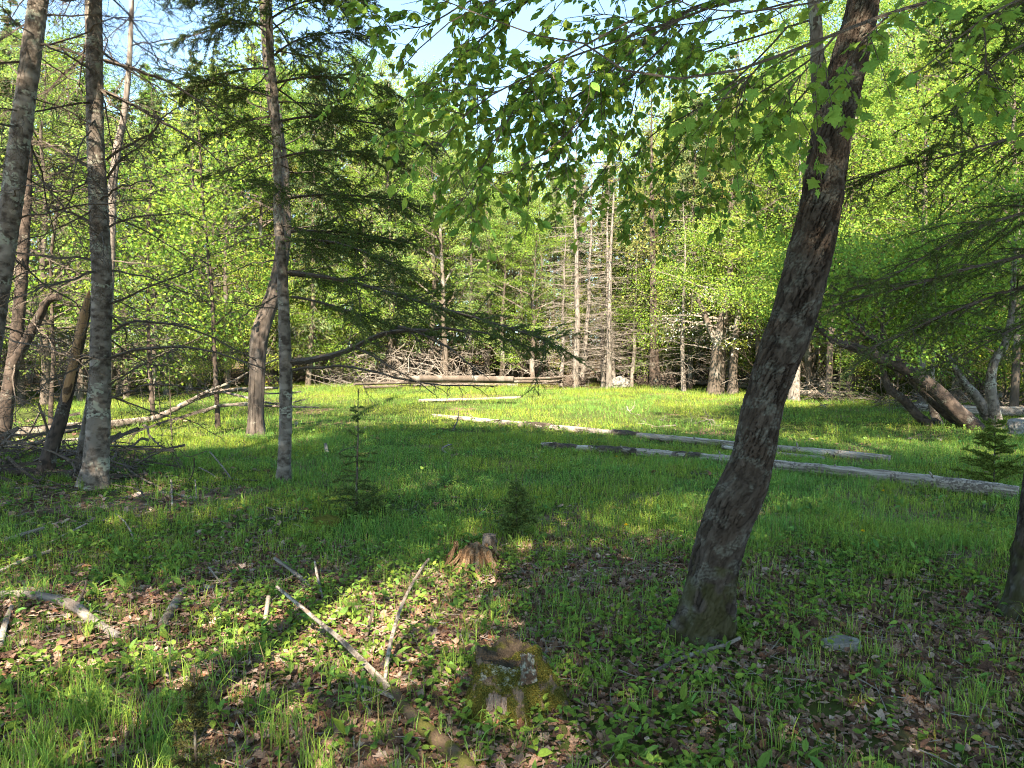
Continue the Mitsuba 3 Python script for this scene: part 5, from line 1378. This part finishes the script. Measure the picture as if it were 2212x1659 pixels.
# ------------------------------------------------------------------ saplings
def sapling(px, py, H, R, label, seed, col=SPRUCE, nb=40, spacing=0.004, bare=0.0, name='spruce_sapling', bunch=1.0, up=12, lat=6, top=1.0, dens=None):
    rng = np.random.default_rng(seed)
    g = gp(px, py)
    k = thing(name, label, 'sapling')
    z = np.linspace(-0.05, H, 12)
    tl = np.c_[np.cumsum(rng.normal(0, H * .004, 12)), np.cumsum(rng.normal(0, H * .004, 12)), z] + g
    v, f, uv = sweep(tl, np.linspace(max(.006, H * .011), .003, 12), 10, 0.03)
    add(f'{k}__trunk', (v, f), 'bark_twig', smooth=True, uv=uv)
    zz = np.sort(rng.uniform(0.03, 0.93, nb)) if dens is None else np.sort(dens(rng, nb))
    az = rng.uniform(0, 2 * np.pi, nb)
    L = R * (1.0 - 0.82 * zz) * rng.uniform(0.6, 1.1, nb)
    e = np.radians(rng.normal(up, 12, nb))
    d = np.stack([np.cos(az) * np.cos(e), np.sin(az) * np.cos(e), np.sin(e)], -1)
    s = np.linspace(0, 1, 5)[None, :, None]
    b0 = np.stack([np.interp(zz * H + g[2], tl[:, 2], tl[:, 0]), np.interp(zz * H + g[2], tl[:, 2], tl[:, 1]), zz * H + g[2]], -1)
    br = b0[:, None] + d[:, None] * L[:, None, None] * s + np.array([0, 0, -0.12]) * L[:, None, None] * s ** 2
    l1, _ = lateral(br, lat, L * 0.42, 48, 0.05, rng, 0.25, 0.95, 4)
    add(f'{k}__branches', cat(segs(br, np.full(nb, .003), np.full(nb, .0012)), segs(l1, np.full(len(l1), .0015), np.full(len(l1), .0008))), 'bark_twig')
    live = rng.random(nb) >= bare
    src = np.repeat(live, lat)
    nd = cat(needles(br[live], spacing * .26, .024, .0056, rng, col), needles(l1[src], spacing * .30, .022, .0054, rng, col), needles(tl[None, -2:], spacing * .3, .020, .005, rng, col))
    add(f'{k}__needles', nd, 'needle')
    labels[f'{k}__needles'] = {'kind': 'stuff'}
    labels[f'{k}__branches'] = {'kind': 'stuff'}


sapling(770, 1112, 1.20, 0.35, 'thin spruce sapling with a sparse pointed top standing before the meadow', 81, (0.110, 0.155, 0.045), 56, 0.0046, 0.05, dens=lambda r, n: np.r_[r.beta(1.0, 2.2, n - 8) * 0.66, r.normal(0.76, .012, 3), r.normal(0.85, .015, 3), [0.62, 0.66]])
sapling(1115, 1160, 0.54, 0.25, 'small bushy green spruce behind the rotten stump', 82, (0.130, 0.185, 0.052), 56, 0.003, up=25)
sapling(2148, 1048, 0.80, 0.46, 'bright yellow green young fir at the end of the nearest silver log', 83, (0.150, 0.200, 0.040), 70, 0.003, up=18)
sapling(430, 1700, 0.42, 0.14, 'half dead dark little conifer seedling at the lower left edge', 84, (0.075, 0.075, 0.028), 36, 0.006, 0.25, name='conifer_seedling', up=30)
sapling(372, 958, 1.25, 0.30, 'thin dark spruce sapling under the fallen treetop', 85, (0.065, 0.110, 0.034), 26, 0.006, 0.4)
sapling(345, 925, 0.9, 0.32, 'bushy dark spruce sapling left of the fallen treetop', 86, (0.065, 0.110, 0.034), 30, 0.006, 0.2)
sapling(2030, 868, 2.2, 0.8, 'young green fir beyond the leaning trunks', 87, SPRUCE_PALE, 40, 0.012)
sapling(1815, 872, 1.8, 0.6, 'young green fir across the meadow right of the leaning maple', 88, SPRUCE_PALE, 36, 0.012)

# ------------------------------------------------------------------ shade trees behind the viewer
group('proto_shade', *broadleaf(400, 13.5, 2.7, 7.0, 30, 9, 80, 0.15, MAPLE_LEAF, spread=0.46))
group('proto_shade_1', *broadleaf(401, 10, 2.5, 4.6, 18, 4, 70, 0.15, MAPLE_LEAF, spread=0.40))
group('proto_shade_2', *broadleaf(402, 10, 2.4, 4.4, 24, 6, 70, 0.15, MAPLE_LEAF, spread=0.46))
SHADE = [(-7.2, 0.6, 0.80, 'tall leafy shade tree far left of the viewer'), (-4.4, 0.2, 0.84, 'tall leafy shade tree left of the viewer'), (-1.7, 0.0, 1.08, 'tall leafy shade tree beside the viewer on the left'),
         (1.4, -1.7, 1.06, 'tall leafy shade tree close behind the viewer on the right'), (4.2, -2.0, 0.92, 'tall leafy shade tree behind the viewer on the right'), (-3.9, -3.2, 0.95, 'sparse low shade tree well behind the viewer on the left'),
         (0.7, -3.5, 0.86, 'dense low shade tree behind the viewer in the middle'), (2.4, -3.4, 1.0, 'dense low shade tree behind the viewer on the right'), (4.9, -3.6, 0.95, 'dense low shade tree well behind the viewer on the right'), (7.0, -2.6, 0.9, 'tall leafy shade tree far right behind the viewer'), (8.0, 3.4, 1.28, 'very tall leafy tree past the right edge of the view')]
for i, (x, y, s, lab) in enumerate(SHADE):
    k = thing('shade_tree', lab, 'tree')
    plant(k, 'proto_shade_1' if 'sparse' in lab else 'proto_shade_2' if 'dense' in lab else 'proto_shade', x, y, s, 50 * i, s)

# ------------------------------------------------------------------ grass, herbs, leaf litter
def fan(rng, n, y0, y1, wide=0.80):
    y = np.sqrt(rng.uniform(y0 ** 2, y1 ** 2, n))
    return rng.uniform(-wide, wide, n) * y, y


def meadow(x, y):
    """How grassy the ground is, 0 to 1."""
    p = np.stack([x, y, x * 0], -1)
    n1, n2 = meshkit.fbm(p * 0.9 + 3, 3, 91), meshkit.fbm(p * 3.1, 3, 92)
    start = 5.7 + np.where(x < -1.8, (-1.8 - x) * 1.25, 0) - np.clip(x, 0, 4) * 0.22
    m = sm(-1.0, 1.3, y - start + (n1 - 0.5) * 3.2)
    floor = sm(.40, .60, n1 * 0.6 + n2 * 0.4) * 0.42 + 0.04
    px = CX + x / np.maximum(y, .1) * FPX
    m = np.maximum(m, floor) * (1 - sm(-1.0, 3.0, y - edge(px) + (n1 - .5) * 4) * 0.93)
    thin = 0.55 * sm(.54, .68, meshkit.fbm(p * 1.7 + 9, 4, 99)) * (y < 20)
    bare = thin + np.exp(-(((x - 6.2) / 2.6) ** 2 + ((y - 12.6) / 0.9) ** 2)) * sm(.35, .6, n2 + 0.12)
    return np.clip(m * (1 - 0.85 * bare), 0, 1)


def blades(rng, n, y0, y1, h, w, tone, three, wide=0.80, lean=0.60):
    x, y = fan(rng, n, y0, y1, wide)
    md = meadow(x, y)
    keep = rng.random(n) < md
    x, y, md = x[keep], y[keep], md[keep]
    p = np.stack([x, y, ground_h(x, y) - 0.004], -1)
    k = len(p)
    patch = meshkit.fbm(np.stack([x * 1.3, y * 1.3, x * 0], -1), 3, 95)
    hh = h * rng.uniform(0.4, 1.25, k) * (0.10 + 1.8 * patch) * (0.75 + 0.25 * md)
    a = rng.uniform(0, 2 * np.pi, k)
    dirn = np.stack([np.cos(a), np.sin(a), a * 0], -1)
    b = a + rng.normal(np.pi / 2, 0.7, k)
    sd = np.stack([np.cos(b), np.sin(b), b * 0], -1) * (w * rng.uniform(0.7, 1.3, k))[:, None] * 0.5
    ln = np.abs(rng.normal(0, lean, k))[:, None]
    col = tints(tone, k, rng, 0.22, 0.10)
    kind = meshkit.fbm(np.stack([x * 0.9, y * 0.9, x * 0 + 3], -1), 4, 96)[:, None]         # patches of different grasses
    col = col * np.where(kind > 0.54, [1.15, 1.03, 0.9], np.where(kind < 0.44, [0.78, 0.92, 1.05], [1.0, 1.0, 1.0]))
    dry = rng.random(k) < 0.08
    col[dry] = tints((0.30, 0.25, 0.13), int(dry.sum()), rng)
    tip = p + np.array([0, 0, 1.0]) * (hh * (1 - 0.25 * ln[:, 0]))[:, None] + dirn * ln * hh[:, None]
    if not three:
        V = np.stack([p - sd, p + sd, tip], 1)
        return V.reshape(-1, 3), np.arange(3 * k).reshape(-1, 3), np.repeat(col, 3, 0)
    mid = p + np.array([0, 0, 1.0]) * (hh * 0.58)[:, None] + dirn * ln * hh[:, None] * 0.28
    V = np.stack([p - sd, p + sd, mid - sd * .8, mid + sd * .8, tip], 1)
    f = (np.array([[0, 1, 3], [0, 3, 2], [2, 3, 4]])[None] + (np.arange(k) * 5)[:, None, None]).reshape(-1, 3)
    return V.reshape(-1, 3), f, np.repeat(col, 5, 0)


rng = np.random.default_rng(91)
def log_tufts(rng):
    pts = np.vstack([np.array([ax[0] + (ax[-1] - ax[0]) * u for u in rng.random(70)]) for ax in LOG_LINES])
    return tuft_blades(rng, len(pts), 0, 0, 14, 0.11, 0.0055, GRASS, pts[:, :2] + rng.normal(0, 1, (len(pts), 2)) * 0.035 + [0, -0.06])


def corner_tufts(rng):
    n = 90
    return tuft_blades(rng, n, 0, 0, 40, 0.17, 0.0042, GRASS, np.c_[rng.normal(-1.75, .42, n), rng.normal(2.75, .30, n)])


def tuft_blades(rng, n_tufts, y0, y1, per, h, w, tone, xy=None):
    """Clumps of long arching grass."""
    x, y = fan(rng, n_tufts, y0, y1, 0.85) if xy is None else xy.T
    k = rng.integers(per // 3, per, n_tufts)
    idx = np.repeat(np.arange(n_tufts), k)
    m = len(idx)
    sp = rng.uniform(0.02, 0.07, n_tufts)[idx]
    bx, by = x[idx] + rng.normal(0, 1, m) * sp, y[idx] + rng.normal(0, 1, m) * sp
    p = np.stack([bx, by, ground_h(bx, by) - .004], -1)
    a = rng.uniform(0, 2 * np.pi, m)
    dirn = np.stack([np.cos(a), np.sin(a), a * 0], -1)
    hh = h * rng.uniform(.6, 1.3, n_tufts)[idx] * rng.uniform(.5, 1.15, m)
    ln = np.abs(rng.normal(.35, .35, m))[:, None]
    b = a + rng.normal(np.pi / 2, .6, m)
    sd = np.stack([np.cos(b), np.sin(b), b * 0], -1) * (w * rng.uniform(.7, 1.3, m))[:, None] * .5
    col = tints(tone, m, rng, .2, .1)
    dry = rng.random(m) < 0.08
    col[dry] = tints((0.30, 0.25, 0.13), int(dry.sum()), rng)
    up = np.array([0, 0, 1.0])
    q1 = p + up * (hh * .5)[:, None] + dirn * ln * hh[:, None] * .2
    q2 = p + up * (hh * .85)[:, None] + dirn * ln * hh[:, None] * .6
    tip = p + up * (hh * (1.02 - .35 * ln[:, 0]))[:, None] + dirn * ln * hh[:, None] * 1.15
    V = np.stack([p - sd, p + sd, q1 - sd * .9, q1 + sd * .9, q2 - sd * .6, q2 + sd * .6, tip], 1)
    f = (np.array([[0, 1, 3], [0, 3, 2], [2, 3, 5], [2, 5, 4], [4, 5, 6]])[None] + (np.arange(m) * 7)[:, None, None]).reshape(-1, 3)
    return V.reshape(-1, 3), f, np.repeat(col, 7, 0)


gm = cat(tuft_blades(rng, 420, 1.9, 6.8, 34, 0.125, 0.0040, GRASS), tuft_blades(rng, 700, 6.5, 14, 22, 0.15, 0.0055, GRASS), log_tufts(rng), corner_tufts(rng), blades(rng, 60000, 1.9, 6.5, 0.10, 0.0042, GRASS, True, 0.85), blades(rng, 200000, 5.5, 13, 0.105, 0.0052, GRASS, True), blades(rng, 330000, 12.5, 34, 0.13, 0.0100, GRASS, False, 0.95))
add('meadow_grass', gm, 'leaf')
labels['meadow_grass'] = {'label': 'fresh green grass covering the clearing and growing in tufts in front', 'category': 'grass', 'kind': 'stuff'}


def herbs(rng, n, y0, y1, dens, size, tone, nl=(2, 5), stem=0.05, wide=0.8, width=1.25, tilt=0.5):
    x, y = fan(rng, n, y0, y1, wide)
    p = np.stack([x, y, x * 0], -1)
    keep = rng.random(n) < dens(x, y, meshkit.fbm(p * 1.5 + 7, 3, 97))
    x, y = x[keep], y[keep]
    base = np.stack([x, y, ground_h(x, y)], -1)
    k = rng.integers(nl[0], nl[1] + 1, len(base))
    idx = np.repeat(np.arange(len(base)), k)
    m = len(idx)
    a = rng.uniform(0, 2 * np.pi, m)
    hz = stem * rng.uniform(0.3, 1.5, m)
    out = np.stack([np.cos(a), np.sin(a), a * 0], -1)
    pos = base[idx] + out * 0.012 + np.array([0, 0, 1.0]) * hz[:, None]
    fwd = out + np.array([0, 0, 1.0]) * rng.normal(0.15, tilt, m)[:, None]
    up = nrm(np.array([0, 0, 1.0]) + rng.normal(0, .3, (m, 3)) - out * 0.2)
    sz = size * rng.uniform(0.5, 1.35, m)
    col = tints(tone, m, rng, .22, .10)
    lv = leaves(LEAF8, pos, fwd, up, sz, width, col)
    st = np.stack([base, base + [0, 0, 1.0] * (np.bincount(idx, hz, len(base)) / np.maximum(k, 1))[:, None]], 1)
    sv, sf = segs(st, np.full(len(st), .0012), np.full(len(st), .0008))
    return cat(lv, (sv, sf, np.repeat(np.array([[0.06, 0.10, 0.02]]), len(sv), 0)))


rng = np.random.default_rng(92)
hm = cat(herbs(rng, 9500, 1.9, 6.4, lambda x, y, n: sm(.38, .60, n) * (1 - 0.6 * sm(5.0, 6.6, y)), 0.037, (0.190, 0.300, 0.055), (2, 4), 0.055),
         herbs(rng, 5000, 1.9, 9.5, lambda x, y, n: sm(.35, .6, 1 - n) * np.where(x < -1.5, 0.9, 0.5), 0.030, (0.165, 0.275, 0.055), (3, 6), 0.03, width=1.7, tilt=0.3),
         herbs(rng, 5000, 5.5, 15, lambda x, y, n: sm(.50, .64, n), 0.050, (0.175, 0.290, 0.065), (3, 6), 0.07, width=1.3),
         herbs(rng, 700, 1.9, 7.5, lambda x, y, n: 0.55 + 0 * x, 0.075, (0.150, 0.255, 0.055), (3, 7), 0.06, width=0.75, tilt=0.7))
add('ground_herbs', hm, 'leaf')
labels['ground_herbs'] = {'label': 'low broad leaved herbs sprouting through the leaf litter in front', 'category': 'ground cover', 'kind': 'stuff'}

rng = np.random.default_rng(93)


def litter(n, y0, y1, tpl, size, dens, wide=0.85, width=1.0, lift=0.012):
    x, y = fan(rng, n, y0, y1, wide)
    keep = rng.random(n) < dens(x, y)
    x, y = x[keep], y[keep]
    k = len(x)
    pos = np.stack([x, y, ground_h(x, y) + rng.random(k) * lift + 0.002], -1)
    a = rng.uniform(0, 2 * np.pi, k)
    fwd = np.stack([np.cos(a), np.sin(a), rng.normal(0, .28, k)], -1)
    up = nrm(np.array([0, 0, 1.0]) * np.where(rng.random((k, 1)) < 0.3, -1, 1) + rng.normal(0, .32, (k, 3)))
    pal = np.array([(0.20, 0.128, 0.092), (0.28, 0.195, 0.150), (0.115, 0.070, 0.052), (0.34, 0.265, 0.215), (0.19, 0.095, 0.058)])
    col = pal[rng.choice(5, k, p=[.34, .24, .24, .10, .08])] * np.exp(rng.normal(0, .22, (k, 1)))
    return leaves(tpl, pos, fwd, up, size * rng.uniform(0.5, 1.25, k), width, col)


near = lambda x, y: np.clip(1.15 - meadow(x, y) * 1.2, 0.04, 1)
lm = cat(litter(12000, 1.9, 6.2, CURLM, 0.054, near), litter(26000, 1.9, 6.2, CURL, 0.043, near), litter(16000, 1.9, 6.0, LEAF2, 0.030, near, lift=0.02), litter(9000, 6, 11, CURL, 0.075, lambda x, y: np.clip(0.85 - meadow(x, y), 0.015, 1)),
         litter(5000, 11, 16, CURL, 0.10, lambda x, y: np.clip(0.7 - meadow(x, y), 0.0, 1)))
add('leaf_litter', lm, 'dry_leaf')
labels['leaf_litter'] = {'label': 'brown curled dead leaves strewn over the near forest floor', 'category': 'leaf litter', 'kind': 'stuff'}
# fine twigs in the litter
x, y = fan(rng, 3600, 1.9, 9)
ok = rng.random(len(x)) < near(x, y)
x, y = x[ok], y[ok]
a = rng.uniform(0, 2 * np.pi, len(x))
L = rng.uniform(.04, .22, len(x))[:, None, None]
s = np.linspace(-.5, .5, 4)[None, :, None]
c = np.stack([x, y, ground_h(x, y) + rng.uniform(.006, .03, len(x))], -1)
tw = c[:, None] + np.stack([np.cos(a), np.sin(a), rng.normal(0, .2, len(x))], -1)[:, None] * L * s + rng.normal(0, .1, (len(x), 1, 3)) * L * s ** 2
add('fine_twigs', segs(tw, rng.uniform(.0015, .0045, len(x)), rng.uniform(.001, .002, len(x))), 'bark_pale')
labels['fine_twigs'] = {'label': 'fine dry twigs strewn through the leaf litter', 'category': 'twigs', 'kind': 'stuff'}
# dandelions
for px, py, lab in [(1349, 1165, 'yellow dandelion on a tall stalk right of the small bushy spruce'), (1860, 1180, 'small yellow dandelion in the shaded grass right of the leaning maple'), (1330, 1005, 'small yellow dandelion in front of the nearest silver log'), (1905, 1085, 'small yellow dandelion in the grass in front of the nearest silver log')]:
    k = thing('dandelion', lab, 'flower')
    g = gp(px, py)
    hz = 0.12
    v, f = segs(np.array([[g, g + [.004, 0, hz * .5], g + [0.01, 0, hz]]]), np.array([.0018]), np.array([.0015]))
    add(f'{k}__stalk', (v, f, np.repeat([[.10, .15, .03]], len(v), 0)), 'leaf')
    n = 60
    a = rng.uniform(0, 2 * np.pi, n)
    e = rng.uniform(0.1, 1.2, n)
    d = np.stack([np.cos(a) * np.cos(e), np.sin(a) * np.cos(e), np.sin(e)], -1)
    add(f'{k}__flower', leaves(LEAF2, np.repeat([g + [0.01, 0, hz]], n, 0), d, rng.normal(0, 1, (n, 3)), 0.017, .5, tints((0.75, 0.52, 0.02), n, rng, .1, .03)), 'leaf')


# ------------------------------------------------------------------ single weeds
def weed(px, py, H, n, size, width, label, rng):
    g = gp(px, py)
    k = thing('weed', label, 'plant', None)
    tl = g + np.c_[np.linspace(0, rng.normal(0, .04), 6), np.linspace(0, rng.normal(0, .04), 6), np.linspace(-.01, H, 6)]
    v, f = segs(tl[None], np.array([.0026]), np.array([.0012]))
    add(f'{k}__stem', (v, f, np.repeat([[.09, .15, .04]], len(v), 0)), 'leaf')
    z = np.sort(rng.uniform(.12, 1, n))
    a = np.arange(n) * 2.4 + rng.normal(0, .3, n)
    out = np.stack([np.cos(a), np.sin(a), rng.normal(.35, .2, n)], -1)
    pos = np.stack([np.interp(z, np.linspace(0, 1, 6), tl[:, c]) for c in range(3)], -1)
    sz = size * rng.uniform(.6, 1.2, n) * (1.15 - .5 * z)
    col = tints(GREEN_LEAF, n, rng, .12, .06)
    for i in range(n):
        lv = leaves(LEAF8, pos[i:i + 1], out[i:i + 1], nrm(np.array([[0, 0, 1.0]]) + rng.normal(0, .25, (1, 3))), sz[i:i + 1], width, col[i:i + 1])
        add(part(k, 'leaf'), lv, 'leaf')


rng = np.random.default_rng(97)
for px, py, H, n, size, w, lab in [(1388, 1600, .24, 14, .075, .75, 'tall leafy weed right of the mossy stump'), (1335, 1640, .16, 9, .08, .6, 'weed with narrow drooping leaves at the foot of the tall leafy weed'),
                                   (1008, 1575, .07, 4, .06, 1.3, 'seedling with round bright leaves at the left foot of the mossy stump'), (1165, 1640, .10, 5, .06, 1.1, 'small bright seedling in front of the mossy stump'),
                                   (1062, 1655, .08, 5, .06, 1.1, 'small bright seedling left of the mossy stump at the bottom edge'), (1250, 1560, .10, 6, .055, 1.2, 'round leaved seedling against the right root of the mossy stump'),
                                   (318, 1430, .10, 5, .08, .8, 'pale young seedling standing in the litter at the lower left'), (2140, 1440, .13, 6, .07, .8, 'dark leaved seedling in the shade at the lower right'), (1680, 1590, .18, 9, .055, .5, 'thin upright weed in the shade at the lower right')]:
    weed(px, py, H, n, size, w, lab, rng)
